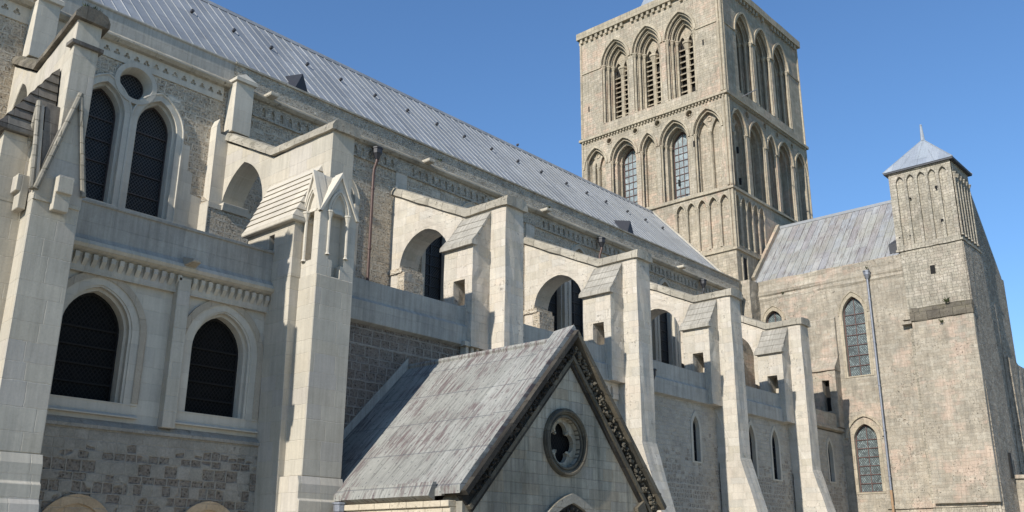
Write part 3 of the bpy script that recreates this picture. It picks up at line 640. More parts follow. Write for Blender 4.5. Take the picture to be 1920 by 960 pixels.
def gothic(X0, label, dirty, shear=0.0, dz=0.0, W1=.62, yu=16.1, yl=15.62, lx=(-.53,.45)):
    T = lambda x,y,z: Vector((X0+x+max(0,(y-16.1))*shear, y, z))
    t = thing('flying_buttress',(X0+.3,16.5,0),label,'flying buttress',COPG)
    Fx = lambda u,z,d: T(d,u,z)             # extruded along x
    zt = 11.12+dz
    # flyer wall + upper pier in one body
    crown = arc(19.72,.98,9.75,11.13,10)    # arch under the flyer
    zb_ = 7.0
    body = [(yu,zb_),(yu,zt-.22),(18.38,zt-.26),(20.9,12.08+dz),(20.9,10.2),(20.72,10.2)]
    arcp = [(y,z) for y,z in crown if y<20.71][::-1]
    arcp = [(20.70,9.75)]+[q for q in arcp if q[0]<20.70]
    body += arcp+[(18.74,9.0),(18.74,zb_)]
    b = B(); b.prism(Fx, body, 0, W1)
    b.make('pier','ashlar',t,bevel=.014)
    b = B(); coping(b,T,[(yu-.1,zt),(18.4,zt+.02),(20.9,12.36+dz)],0,W1)
    b.make('coping','darkcoping' if dirty else 'coping',t,cut=.35,jit=.018)
    # impost / springer block
    b = B(); b.hexa([T(-.06,20.45,10.0),T(W1+.06,20.45,10.0),T(W1+.06,20.9,10.0),T(-.06,20.9,10.0),T(-.06,20.4,10.2),T(W1+.06,20.4,10.2),T(W1+.06,20.9,10.2),T(-.06,20.9,10.2)])
    if dirty:
        for yy in (20.35,): b.shaft(T(.1,yy,0).x,yy,7.5,10.0,.11)
    b.make('impost','pale',t,bevel=.01)
    # thick shoulder with passage, stepped roof
    b = B(); b.slab(Fx, [(16.2,7.28),(16.2,8.55),(17.95,8.55),(17.95,7.28)], [rect(16.92,17.12,7.62,8.36)], -.76, W1)
    b.hexa([T(-.60,16.205,-.1),T(W1,16.205,-.1),T(W1,17.9,-.1),T(-.60,17.9,-.1),T(-.76,16.205,7.28),T(W1,16.205,7.28),T(W1,17.94,7.28),T(-.76,17.94,7.28)])
    b.make('shoulder','ashlar',t,bevel=.006)
    b = B(); b.hexa([T(-.90,16.10,8.50),T(.01,16.10,8.50),T(.01,18.04,8.50),T(-.90,18.04,8.50),T(-.90,16.10,8.60),T(.01,16.10,8.60),T(.01,18.04,8.60),T(-.90,18.04,8.60)])
    b.make('eave_moulding','pale' if not dirty else 'darkslab',t,bevel=.015)
    b = B(); N = 8; z0,z1 = 8.60, 10.12+dz
    for i in range(N):
        za, zb = z0+(z1-z0)*i/N, z0+(z1-z0)*(i+1)/N
        xa, xb = -.86+.86*(i)/N, -.86+.86*(i+1)/N
        ys, ye = 16.13+.30*i/N, 16.13+.30*(i+1)/N
        yn, yo = 18.0+.45*i/N, 18.0+.45*(i+1)/N
        lip = .03
        b.hexa([T(xa-lip,ys-lip,za),T(.002,ys-lip,za),T(.002,yn,za),T(xa-lip,yn,za),T(xb,ye,zb-.004),T(.002,ye,zb-.004),T(.002,yo,zb-.004),T(xb,yo,zb-.004)])
    b.make('stepped_roof','darkslab' if dirty else 'pale',t,bevel=.004)
    # broad lower pier
    b = B(); x0,x1,y0 = lx[0],lx[1],yl
    zl = 7.3; zf = 3.15
    b.hexa([T(x0,y0,zf),T(x1,y0,zf),T(x1,17.0,zf),T(x0,17.0,zf),T(x0,y0,zl-.02),T(x1,y0,zl-.02),T(x1,17.0,zl-.02),T(x0,17.0,zl-.02)])
    b.make('lower_pier','ashlar',t,bevel=.016)
    b = B()
    ms = [(3.15,0),(3.0,.05),(2.72,.05),(2.68,.10),(2.45,.10),(2.38,.15),(2.25,.17),(2.18,.22),(-.1,.22)]
    poly = [(17.0,-.1)]+[(17.0,3.15)]+[(y0-d,z) for z,d in ms]
    b.prism(Fx, poly, x0-.09, x1+.035)
    b.make('plinth','ashlar',t,bevel=.008)
    # niche / gable stage
    if not dirty:
        zs,ze,za = 7.28,8.78,9.70; m = (x0+.02,x1+.02); xm=(m[0]+m[1])/2; hw=(m[1]-m[0])/2
        yA,yB = 15.66,16.27; ym=(yA+yB)/2; hy=(yB-yA)/2
        Fs = lambda u,z,d: T(u, yA-d, z); Fw = lambda u,z,d: T(m[0]-d, u, z)
        s = B(); s.slab(Fs,[(m[0]+.004,zs),(m[1],zs),(m[1],ze),(xm,za),(m[0]+.004,ze)],[arch(xm,.21,zs+.02,8.75,9.2)],-.22,0)
        s.slab(Fw,[(yA+.004,zs),(yB,zs),(yB,ze),(ym,za),(yA+.004,ze)],[arch(ym,.17,zs+.35,8.75,9.2)],-.25,0)
        s.hexa([T(m[0]+.2,yA+.2,zs),T(m[1]-.002,yA+.2,zs),T(m[1]-.002,16.6,zs),T(m[0]+.2,16.6,zs),T(m[0]+.2,yA+.2,9.3),T(m[1]-.002,yA+.2,9.3),T(m[1]-.002,16.6,9.3),T(m[0]+.2,16.6,9.3)])
        s.make('niche_gable','pale',t,bevel=.006)
        s = B()
        for Fq,c,h_,r_ in ((Fs,xm,.30,hw),(Fw,ym,.26,hy)):
            s.band(Fq,arc(c,h_,8.74,9.3),arc(c,h_-.06,8.74,9.23),-.02,.03)
            s.band(Fq,arc(c,h_-.08,8.74,9.22),arc(c,h_-.12,8.74,9.18),-.1,.012)
            # gable roll
            s.band(Fq,[(c-r_-.05,ze-.10),(c,za+.0),(c+r_+.05,ze-.10)],[(c-r_+.025,ze-.10),(c,za-.14),(c+r_-.025,ze-.10)],-.05,.05)
        s.make('gable_moulding','pale',t,bevel=.005)
        s = B()
        s.prism(Fs,[(m[0]-.01,ze-.06),(m[1]+.01,ze-.06),(xm,za-.03)],-.75,-.05)
        s.prism(Fw,[(yA+.01,ze-.055),(yB+.01,ze-.055),(ym,za-.035)],-.6,-.052)
        s.make('gable_roof','pale',t)
        s = B()
        for fx in (xm-.24,xm+.24): 
            q=T(fx,yA-.01,0); s.shaft(q.x,q.y,7.75,8.72,.035,caph=4.5,capr=2.2)
        q=T(m[0]-.01,ym+.15,0); s.shaft(q.x,q.y,7.62,8.72,.04,caph=4.5,capr=2.2)
        s.make('niche_shaft','pale',t)
        s = B(); s.hexa([T(xm-.21,yA+.0,zs+.0),T(xm-.1,yA,zs),T(xm-.1,yA+.2,zs),T(xm-.21,yA+.2,zs),T(xm-.21,yA,zs+.38),T(xm-.1,yA,zs+.38),T(xm-.1,yA+.2,zs+.38),T(xm-.21,yA+.2,zs+.38)])
        s.make('niche_base','pale',t); s = B()
        s.hexa([T(xm+.12,yA+.0,zs+.0),T(xm+.21,yA,zs),T(xm+.21,yA+.2,zs),T(xm+.12,yA+.2,zs),T(xm+.12,yA,zs+.3),T(xm+.21,yA,zs+.3),T(xm+.21,yA+.2,zs+.3),T(xm+.12,yA+.2,zs+.3)])
        s.make('niche_base','pale',t)
    else:
        xm=(x0+x1)/2; yA=yl-.03; m=(x0,x1); ym=yl+.33
        Fs = lambda u,z,d: T(u, yA-d, z); Fw = lambda u,z,d: T(x0-d, u, z)
        s = B(); s.prism(Fs,[(x0,7.26),(x1,7.26),(x1,7.55),(xm+.08,9.28),(x0,7.5)],-.12,0)
        s.prism(Fw,[(yA+.004,7.26),(yl+.75,7.26),(yl+.75,7.5),(ym,9.1),(yA+.004,7.5)],-.06,0)
        s.make('gable_slab','ashlar',t,bevel=.006)
        s = B(); s.prism(Fs,[(x0+.01,7.4),(x1-.01,7.4),(x1+.01,7.56),(xm+.08,9.33),(x0-.02,7.52)],-.75,-.10)
        s.prism(Fw,[(yA+.1,7.4),(yl+.70,7.4),(yl+.74,7.56),(ym,9.16),(yA+.06,7.52)],-.7,-.08)
        s.make('gable_roof','darkslab',t)
        s = B()
        s.path([Fs(x0+.0,7.42,.04),Fs(xm+.08,9.35,.04)],.048,8); s.path([Fs(x1,7.5,.04),Fs(xm+.08,9.35,.04)],.048,8)
        s.path([Fw(yA+.02,7.42,.04),Fw(ym,9.14,.04)],.045,8); s.path([Fw(yl+.75,7.5,.04),Fw(ym,9.14,.04)],.045,8)
        s.make('gable_moulding','sootyroll',t)
        for Fq,c in ((Fs,xm+.02),(Fw,yl+.36)):
            s = B(); s.prism(lambda u,z,d,Fq=Fq: Fq(d,z,u),[(0,7.12),(.13,7.12),(.13,7.42),(.2,7.42),(.2,7.72),(0,7.72)],c-.13,c+.13)
            s.make('uncarved_block','ashlar',t,bevel=.01)
        s = B(); s.fbox(Fs,x0+.05,x1-.1,7.3,8.6,-.8,-.25); s.make('core','darkslab',t)
        s = B(); s.hexa([T(-.06,yu-.07,10.35),T(W1+.06,yu-.07,10.35),T(W1+.06,yu+.2,10.35),T(-.06,yu+.2,10.35),T(-.06,yu-.07,10.42),T(W1+.06,yu-.07,10.42),T(W1+.06,yu+.2,10.42),T(-.06,yu+.2,10.42)]); s.make('drip_moulding','darkslab',t)
    return t
g1 = gothic(5.87,'nearest buttress at the left edge, with mossy dark coping and plain uncarved gable','x',shear=.148,dz=-.02,W1=.45,yu=15.84,yl=15.7,lx=(-.30,.49))
g2 = gothic(11.83,'smooth cream buttress with a carved gabled niche and stepped stone roof on its side',False)

# ------------------------------------------------------------------ older flying buttresses
def oldfly():
    X0 = 17.77; T = lambda x,y,z: Vector((X0+x,y,z)); Fx = lambda u,z,d: T(d,u,z); W1=.74
    t = thing('flying_buttress',(X0+.35,16.6,0),'','flying buttress',COPG)
    body = [(16.2,4.9),(16.2,10.86),(17.72,10.84),(20.9,12.3),(20.9,7.0),(20.5,7.0),(20.5,9.72)]
    body += [(y,z) for y,z in arc(19.42,1.08,9.72,10.85,10)][::-1][1:]+[(18.34,8.6),(17.95,8.4),(17.95,4.9)]
    b = B(); b.prism(Fx,body,0,W1); b.make('pier','oldpier',t,cut=.3,jit=.024)
    b = B(); coping(b,T,[(16.1,11.08),(17.7,11.08),(20.9,12.58)],0,W1,.27,.08,.05)
    b.make('coping','coping',t,cut=.25,jit=.02)
    # lower pier with battered foot
    b = B(); b.prism(Fx,[(16.2,5.05),(17.0,5.05),(17.0,-.1),(14.95,-.1),(14.95,.6)],-.02,W1+.02)
    b.make('battered_foot','oldpier',t,cut=.35,jit=.022)
    b = B(); b.slab(Fx,[(16.75,6.86),(17.82,6.86),(17.82,9.72),(16.75,9.72)],[rect(17.02,17.45,8.0,8.72)],-.68,W1+.1)
    Fs = lambda u,z,d: T(u,16.75-d,z)
    b.prism(Fs,[(-.68,9.70),(0.0,9.70),(0,10.72)],-.9,0)
    b.make('shoulder','oldpier',t,cut=.3,jit=.022)
    b = B(); N=4
    for i in range(N):
        xa,xb = -.74+.74*i/N, -.74+.74*(i+1)/N; za,zb = 9.74+1.05*i/N, 9.74+1.05*(i+1)/N
        b.hexa([T(xa-.02,16.70+.006*i,za-.03),T(xa+.1,16.70+.006*i,za-.03),T(xa+.1,17.86,za-.03),T(xa-.02,17.86,za-.03),T(xb,16.70+.006*i,zb-.02),T(xb+.04,16.70+.006*i,zb-.06),T(xb+.04,17.86,zb-.06),T(xb,17.86,zb-.02)])
    b.hexa([T(-.80,16.67,9.62),T(-.6,16.67,9.62),T(-.6,17.9,9.62),T(-.80,17.9,9.62),T(-.79,16.67,9.73),T(-.6,16.67,9.95),T(-.6,17.9,9.95),T(-.79,17.9,9.73)])
    b.make('weathered_offset','tiles',t,cut=.4,jit=.012)
    b = B(); b.box(X0-.05,X0+W1+.05,20.3,20.9,9.7,9.86); b.box(X0-.02,X0+W1+.02,20.2,20.5,7,9.7); b.make('impost','rubble',t,cut=.3,jit=.015)
    return t
def copy_thing(t, dx, label):
    c = t.copy(); COL.objects.link(c); c.location.x += dx; c['label'] = label
    for ch in list(t.children):
        q = ch.copy(); COL.objects.link(q); q.parent = c; q.matrix_parent_inverse = ch.matrix_parent_inverse.copy()
        for s in ch.children:
            r = s.copy(); COL.objects.link(r); r.parent = q
    return c
o3 = oldfly(); o3['label'] = 'plain square buttress just right of the copper pipe, above the porch ridge'
for dx,lab in ((6.17,'pitted buttress rising right behind the porch gable, with battered foot'),
               (12.09,'pale buttress between the single lancet bay and the twin lancet bay'),
               (17.73,'farthest buttress, the one beside the warm tan transept wall')):
    copy_thing(o3,dx,lab)

# ------------------------------------------------------------------ crossing tower
tw = thing('crossing_tower',(44,25.5,0),'massive square tan stone crossing tower with three tall louvred belfry arches per side','tower')
TX0,TX1,TY0,TY1 = 39.5,48.6,20.9,30.1
b = B(); D=.9
b.box(TX0+D,TX1-D,TY0+D,TY1-D,6,31.0); b.make('tower_core','dark',tw)
def roundel(c,z,r=.2): return circ(c,z,r,14)
def side(F,c0,full=True,flip=1,name='w'):
    """one tower face. u runs along the face, c0 = middle of the face"""
    H = 4.6 if abs(c0-25.5)<.1 else 4.55
    u0,u1 = c0-H+.004, c0+H-.004
    P = lambda k: c0+flip*k
    # base + lower arcade
    lows = [P(1.62+.63*i) for i in range(5)]                  # near the SW corner (negative side handled by flip)
    b = B()
    b.slab(F, rect(u0,u1,6,19.2), [arch(c,.245,16.32,18.55,18.98,5) for c in lows], -.16, 0)
    b.fbox(F,u0+.17,u1-.17,6,19.2,-1.1,-.155)
    # middle stage
    A = [(P(-3.72),.80),(P(-1.82),.93),(P(-.2),.58),(P(1.42),.93),(P(3.43),.88)]
    Z0=19.42; ZS=22.68
    hs=[]
    for i,(c,hw) in enumerate(A):
        za = ZS+{0:1.2,1:1.25,2:1.05,3:1.3,4:1.3}[i]
        hs.append(arch(c,hw-.08,Z0,ZS,za-.1))
    rs=[]
    for k,z,r in ((-2.74,23.95,.16),(-.98,24.02,.15),(.45,24.02,.17),(2.42,23.95,.2)): rs.append(roundel(P(k),z,r))
    b.slab(F, rect(u0,u1,19.2,24.4), hs+rs, -.3, 0)
    b.fbox(F,u0+.32,u1-.32,19.2,19.42,-1.1,-.298)
    for r_ in rs: b.prism(F,r_,-.4,-.26)
    # second order of the middle stage
    hs2=[]; 
    for i,(c,hw) in enumerate(A):
        za = ZS+{0:1.2,1:1.25,2:1.05,3:1.3,4:1.3}[i]
        if i in (1,3): hs2.append(arch(c,hw-.30,Z0+.05,ZS,za-.32))
        elif i==2: hs2.append(arch(c,hw-.22,Z0+.03,ZS,za-.3))
        else:
            for s_ in (-1,1): hs2.append(arch(c+s_*(hw-.1)/2,(hw-.1)/2-.08,Z0+.03,ZS-.1,ZS+.72))
    b.slab(F, rect(u0+.36,u1-.36,19.4,24.35), hs2, -.62, -.3)
    for i in (0,2,4): b.prism(F, arch(A[i][0],A[i][1]-.03,Z0,ZS,ZS+1.1), -.66, -.46)
    hs3=[arch(A[i][0],.58,Z0+.1,ZS-.05,ZS+.82) for i in (1,3)]
    b.slab(F, rect(u0+.68,u1-.68,19.4,24.35), hs3, -1.0, -.62)
    # belfry
    cs = [P(-2.2),P(-.05),P(2.1)]; ZB=25.12
    b.slab(F, rect(u0,u1,24.4,31.0), [arch(c,.92,ZB,28.75,30.15) for c in cs], -.22, 0)
    b.slab(F, rect(u0+.36,u1-.36,24.45,30.95), [arch(c,.76,ZB+.04,28.75,29.95) for c in cs], -.48, -.22)
    b.slab(F, rect(u0+.56,u1-.56,24.45,30.95), [arch(c,.60,ZB+.08,28.75,29.75) for c in cs], -.74, -.48)
    hb=[]
    for c in cs:
        for s_ in (-1,1): hb.append(arch(c+s_*.28,.21,ZB+.12,28.55,29.05,5))
    b.slab(F, rect(u0+.8,u1-.8,24.45,30.95), hb, -1.0, -.74)
    b.make('tower_wall','tower',tw)
    # strings, cornice
    b = B()
    for z,h,d in ((16.02,.12,.09),(19.2,.13,.1),(24.38,.14,.16),):
        q = B(); q.slab(F,rect(u0-d*.98,u1+d*.98,z,z+h),[],-.05,d); q.make('string_course','towertrim',tw,cut=1.0,jit=.02)
    pass
    b.slab(F,rect(u0,u1,24.36,24.40),[],-.02,.1)
    x=u0+.05
    while x<u1-.05: b.fbox(F,x,x+.09,24.26,24.38,-.02,.1); x+=.2
    b.slab(F,rect(u0-.2,u1+.2,31.0,31.42),[],-.6,.2)
    x=u0
    while x<u1-.1:
        if R_.random()<.85: b.fbox(F,x,x+.16,30.72+R_.uniform(0,.06),31.0,-.02,.14)
        x+=.36
    for a_,b_ in ((u0,cs[0 if flip>0 else 2]-.98),(cs[2 if flip>0 else 0]+.98,u1)): b.fbox(F,a_,b_,28.68,28.76,-.02,.05)
    b.make('cornice','towertrim',tw,cut=1.0,jit=.02)
    # hood mouldings and shafts
    b = B()
    for c in cs:
        b.band(F,arc(c,1.05,28.75,30.32),arc(c,.93,28.75,30.17),-.02,.07)
        for hw_,dd in ((.845,-.09),(.69,-.32),(.53,-.58)):
            b.path([F(u,z,dd) for u,z in arc(c,hw_,28.75,30.15-(.88-hw_)*1.25,7)],.05,6)
            for s_ in (-1,1):
                q=F(c+s_*hw_,0,dd); b.shaft(q.x,q.y,ZB,28.75,.07,n=7)
        q=F(c,0,-.78); b.shaft(q.x,q.y,ZB+.05,28.6,.13,n=8)
    for i,(c,hw) in enumerate(A):
        rise={0:1.2,1:1.25,2:1.05,3:1.3,4:1.3}[i]
        b.band(F,arc(c,hw+.04,ZS,ZS+rise+.06),arc(c,hw-.06,ZS,ZS+rise-.07),-.02,.06)
        b.path([F(u,z,-.1) for u,z in arc(c,hw-.14,ZS,ZS+rise-.18,7)],.04,6)
        for s_ in (-1,1):
            q=F(c+s_*(hw-.12),0,-.1); b.shaft(q.x,q.y,Z0,ZS,.05,n=7)
            if i in (1,3):
                for hh,dd in ((hw-.24,-.35),(hw-.33,-.66)):
                    q=F(c+s_*hh,0,dd); b.shaft(q.x,q.y,Z0,ZS,.05,n=7)
        if i in (1,3):
            for hh,dd in ((hw-.24,-.35),(hw-.34,-.66)): b.path([F(u,z,dd) for u,z in arc(c,hh,ZS,ZS+rise-.36,7)],.045,6)
        if i in (0,4):
            q=F(c,0,-.28); b.shaft(q.x,q.y,Z0,ZS,.055,n=7)
            b.path([F(*circ(c,23.42,.12,12)[k%12],-.28) for k in range(13)],.03,5)
    for j in range(6):
        c=P(1.62+.63*j-.315); q=F(c,0,-.04); b.shaft(q.x,q.y,16.32,18.55,.055,n=7,caph=4)
        if j<5: b.band(F,arc(lows[j],.29,18.57,19.06,5),arc(lows[j],.23,18.57,18.98,5),-.02,.04)
    for k,z,r in ((-2.74,23.95,.16),(-.98,24.02,.15),(.45,24.02,.17),(2.42,23.95,.2)):
        pt_=circ(P(k),z,r+.02,14); b.path([F(*pt_[i%14],.01) for i in range(15)],.035,5)
        for m_ in range(3): b.blob(F(P(k)+r*.45*math.cos(m_*2.1+.5),z+r*.45*math.sin(m_*2.1+.5),-.2),r*.3,jit=.1)
    b.make('arcade_moulding','towertrim',tw)
    if not full: return
    # louvres
    for c in cs:
        for s_ in (-1,1):
            b = B(); uc=c+s_*.28; z=ZB+.2
            while z<28.4:
                if not (R_.random()<.06):
                    b.hexa([F(uc-.22,z,-.70),F(uc+.22,z,-.70),F(uc+.22,z+.17,-1.05),F(uc-.22,z+.17,-1.05),F(uc-.22,z+.06,-.68),F(uc+.22,z+.06,-.68),F(uc+.22,z+.23,-1.05),F(uc-.22,z+.23,-1.05)])
                z+=.3 if (c!=cs[2]) else .36
            b.make('louvre','towertrim',tw)
    # windows
    for i in (1,3):
        c=A[i][0]
        glazing(F,c,.56,Z0+.1,ZS-.05,ZS+.78,-.9,tw,'towerglass',(8,3),'rediron','tower_window')
side(FW(TX0),25.5,True,-1)
side(FS(TY0),44.05,True,-1)
side(FE(TX1),25.5,False,-1); side(FN(TY1),44.05,False,-1)
# corner shafts
b = B()
for dz0,dz1,r in ((19.4,24.3,.07),(24.6,31.0,.08),(16.15,19.15,.06)):
    for dx,dy in ((-.01,-.01),(.16,-.03),(-.03,.16),(TX1-TX0,0),(0,TY1-TY0)):
        b = B(); b.tube((TX0+dx,TY0+dy,dz0),(TX0+dx,TY0+dy,dz1),r,n=8); b.make('corner_shaft','towertrim',tw)
b = B()
for (u,z,Ff) in ((22.0,27.6,FW(TX0)),(29.6,26.2,FW(TX0)),(22.9,22.0,FW(TX0)),(23.9,20.1,FW(TX0)),(40.45,21.4,FS(TY0)),(40.5,19.7,FS(TY0))):
    b.fbox(Ff,u-.045,u+.045,z,z+.34,-.1,.004)
b.make('putlog_hole','dark',tw)
b = B(); b.fbox(FS(TY0),40.05,40.45,14.5,15.75,-.2,.006); b.make('doorway','dark',tw)
b = B(); b.fbox(FS(TY0),39.95,40.05,14.4,15.85,-.1,.05); b.fbox(FS(TY0),40.45,40.55,14.4,15.85,-.1,.05); b.make('door_surround','tower',tw)
# pyramid roof
b = B(); cx,cy=44.05,25.5; n=8; rr=3.9
ring=[Vector((cx+rr*math.cos(math.pi/8+i*math.pi/4),cy+rr*math.sin(math.pi/8+i*math.pi/4),31.42)) for i in range(n)]
ap=Vector((cx,cy,40))
for i in range(n): b.face([ring[i],ring[(i+1)%n],ap])
b.make('tower_roof','turretroof',tw)
b = B(); b.box(TX0+.3,TX1-.3,TY0+.3,TY1-.3,31.0,31.38); b.make('roof_deck','lead',tw)
b = B(); b.tube((41.3,20.9,24.9),(40.95,19.9,24.85),.03,n=6); b.make('projecting_rod','zinc',tw)

# ------------------------------------------------------------------ transept
tr = thing('transept',(44,16,0),'warm tan transept with two tall leaded windows under a patched lead roof','transept')
XT=40.6; F=FW(XT)
tws=[(15.98,.50,9.42,12.2,13.0),(16.02,.50,4.46,6.65,7.32),(19.8,.42,11.5,12.45,12.98)]
b = B(); b.slab(F,rect(11.05+.0,20.88,-.1,13.55),[arch(c,hw+.04,z0-.02,zs,za+.05) for c,hw,z0,zs,za in tws],-.7,0)
b.make('transept_wall','transept',tr)
b = B(); b.prism(lambda u,z,d: F(d,z,u), [(-.6,13.5),(0.0,13.5),(.03,13.62),(-.0,13.75),(.05,13.82),(.07,13.95),(.0,14.05),(.02,14.5),(-.6,14.62)], 13.6,20.88)
b.make('eroded_cornice','transept',tr,cut=.25,jit=.07)
for c,hw,z0,zs,za in tws:
    s=B(); s.slab(F,arch(c,hw+.15,z0-.06,zs,za+.2),[arch(c,hw+.0,z0+.0,zs,za+.0)],-.22,.02)
    if c==16.02: s.band(F,arc(c,hw+.34,zs+.1,za+.42),arc(c,hw+.24,zs+.1,za+.32),-.02,.08)
    else: s.path([F(u,z,.03) for u,z in arc(c,hw+.16,zs,za+.22)],.03)
    f=glazing(F,c,hw,z0,zs,za,-.2,tr,'transglass',(6 if c<19 else 3,1),'rediron','transept_window'); s.make('frame','towertrim',f)
# roof
a0=Vector((40.75,20.88,14.55)); b0=Vector((44.1,20.88,18.3))
b = B()
b.hexa([(40.75,11.4,14.4),(44.1,11.4,18.15),(44.1,20.88,18.15),(40.75,20.88,14.4),(40.75,11.4,14.55),(44.1,11.4,18.3),(44.1,20.88,18.3),(40.75,20.88,14.55)])
b.hexa([(47.4,11.4,14.4),(44.1,11.4,18.15),(44.1,20.88,18.15),(47.4,20.88,14.4),(47.4,11.4,14.55),(44.1,11.4,18.3),(44.1,20.88,18.3),(47.4,20.88,14.55)])
nr=Vector((-3.75,0,3.35)).normalized(); y=13.65
while y<20.8:
    p0=Vector((40.75,y,14.55)); p1=Vector((44.1,y,18.3)); e=Vector((0,.014,0))
    b.hexa([p0-e,p0+e,p1+e,p1-e,p0-e+nr*.03,p0+e+nr*.03,p1+e+nr*.03,p1-e+nr*.03]); y+=.35
rt=b.make('transept_roof','transroof',tr)
b=B(); b.box(44.0,44.2,11.4,20.88,18.22,18.36); b.make('ridge_cap','lead',rt)
b=B(); q0=Vector((40.9,20.70,14.7)); q1=Vector((44.1,20.70,18.3)); e=Vector((0,.17,0))
b.hexa([q0,q0+e,q1+e,q1,q0+nr*.22,q0+e+nr*.22,q1+e+nr*.22,q1+nr*.22]); b.make('gable_flashing','tower',rt)
b=B(); b.hexa([(40.85,13.62,14.45),(41.5,13.62,14.9),(41.5,14.15,14.9),(40.85,14.15,14.45),(40.8,13.62,15.1),(41.6,13.62,15.5),(41.6,14.15,15.5),(40.8,14.15,15.1)]); b.make('slate_hatch','slate',rt)
# stub buttress with doorway, left of the upper window
b = B(); b.slab(lambda u,z,d: Vector((40.6-d,u,z)),[(16.85,7.2),(18.2,7.2),(18.2,9.75),(16.85,9.75)],[rect(17.15,17.48,7.9,9.28)],0.0,.55)
b.prism(lambda u,z,d: Vector((40.6-u,d,z)),[(0,9.7),(.62,9.7),(.62,9.76),(.16,10.35),(.16,12.1),(0,12.2)],16.82,18.25)
b.make('wall_buttress','transept',tr,cut=.4,jit=.03)
b = B(); b.box(40.4,40.65,17.0,17.6,7.8,9.35); b.make('doorway','dark',tr)
b = B(); b.box(39.7,40.62,20.45,20.88,12.4,14.45)
b.make('broken_masonry','transept',tr,cut=.2,jit=.05)
b = B(); b.box(40.54,40.62,18.6,20.86,7.6,10.95); b.make('fresh_stone_patch','orange',tr)
b = B(); b.box(40.45,40.6,19.55,19.85,7.6,10.9); b.make('pilaster','tower',tr)
b = B(); b.box(40.52,40.595,11.5,15.4,3.75,3.9); b.make('string_course','transept',tr,cut=.3,jit=.02)
# other walls of the transept
b = B(); b.box(41.3,47.5,11.35,12.0,0,14.4); b.prism(FS(11.4),[(43,14.4),(47.4,14.4),(44.1,18.1),(43,16.8)],-.5,0); b.make('gable_wall','flint',tr)

# ------------------------------------------------------------------ corner stair turret
tu = thing('stair_turret',(41.8,12.3,0),'square stair turret with pyramid lead cap and spike at the transept corner','turret')
Fw=FW(XT-.03); Fs=FS(11.05)
b = B()
b.hexa([(40.57,11.02,-.1),(43.6,11.02,-.1),(43.6,13.6,-.1),(40.57,13.6,-.1),(40.57,11.05,14.65),(43.0,11.05,14.65),(43.0,13.6,14.65),(40.57,13.6,14.65)])
b.make('turret_base','turret',tu,cut=1.2,jit=.03)
b = B(); b.prism(lambda u,z,d: Vector((40.57-u,d,z)),[(0,3.9),(.22,3.9),(.2,11.45),(.12,11.62),(.16,11.85),(0,11.95)],10.96,13.42)
b.make('wall_thickening','transept',tu,cut=.5,jit=.02)
b = B(); b.prism(lambda u,z,d: Vector((40.57-u,d,z)),[(.0,11.35),(.25,11.38),(.27,11.62),(.2,11.88),(0,12.0)],10.94,13.44); b.make('dark_weathered_ledge','darkcoping',tu,cut=.15,jit=.07)
b = B(); b.box(40.3,40.57,13.42,13.85,11.3,11.42); b.box(40.36,40.57,13.42,13.8,11.5,11.6); b.make('bracket','transept',tu,cut=.2,jit=.02)
# south face of the lower turret is rough flint
b = B(); b.hexa([(40.62,10.90,-.1),(43.72,10.90,-.1),(43.72,11.2,-.1),(40.62,11.2,-.1),(40.62,11.0,14.55),(43.02,11.0,14.55),(43.02,11.2,14.55),(40.62,11.2,14.55)])
b.make('flint_face','flint',tu,cut=.4,jit=.02)
b = B()
top=18.34
pw=[(11.75+.475*i) for i in range(-0,5)]
hW=[arch(11.42+.46*i,.17,14.85,17.75,18.05,4) for i in range(5)]
b.slab(Fw,rect(11.05,13.72,14.65,top),hW,-.12,0)
b.slab(Fs,rect(40.58,42.95,14.65,top),[arch(40.98+.40*i,.14,14.85,17.7,18.0,4) for i in range(5)],-.22,0)
b.box(40.69,42.95,11.26,13.72,14.6,top)
b.make('turret_stage','turret',tu)
b = B()
for i in range(6): q=Fs(40.78+.40*i,0,.01); b.shaft(q.x,q.y,14.85,17.7,.055,n=7)
b.make('turret_shaft','turret',tu)
b = B(); b.slab(Fw,rect(11.05,13.72,18.2,18.34),[],-.05,.05); b.make('string_course','turret',tu,cut=.3,jit=.025)
b = B(); b.slab(Fw,rect(11.0,13.75,14.58,14.68),[],-.05,.06); b.slab(Fs,rect(40.5,43.1,14.58,14.68),[],-.05,.08); b.make('string_course','turret',tu,cut=.3,jit=.025)
b = B()
for y_,z_ in ((11.75,17.1),(11.7,15.55),(12.9,16.9),(13.55,15.2),(13.1,15.2)):
    s_=.06 if y_<12 else .03
    b = B(); b.fbox(Fw,y_-s_,y_+s_,z_,z_+2*s_,-.1,.004); b.make('wall_opening','dark',tu)
b = B(); b.fbox(Fw,12.25,12.45,13.35,13.72,-.2,.015); b.make('wall_opening','dark',tu)
b = B(); e=[(40.42,10.88,18.32),(43.12,10.88,18.32),(43.12,13.9,18.32),(40.42,13.9,18.32)]; ap=(41.77,12.39,20.02)
b.face([e[3],e[2],e[1],e[0]])
for i in range(4): b.face([e[i],e[(i+1)%4],ap])
pr=b.make('turret_roof','turretroof',tu)
b = B(); b.box(40.44,43.10,10.90,13.88,18.24,18.318); b.make('eave_board','slate',pr)
b = B(); 
for k in (1,2,3):
    p0=Vector(e[0]).lerp(Vector(e[3]),k/4); p1=Vector(ap); p0=p0.lerp(p1,.02); pe=p0.lerp(p1,.98 if k==2 else .5)
    b.path([p0,pe],.018,5)
for k in (0,1,3): b.path([Vector(e[k]),Vector(ap)],.025,5)
b.make('roll_seam','turretroof',pr)
b = B(); b.tube((41.77,12.39,19.95),(41.75,12.39,20.75),.10,.045,7); b.make('spike','turretroof',pr)
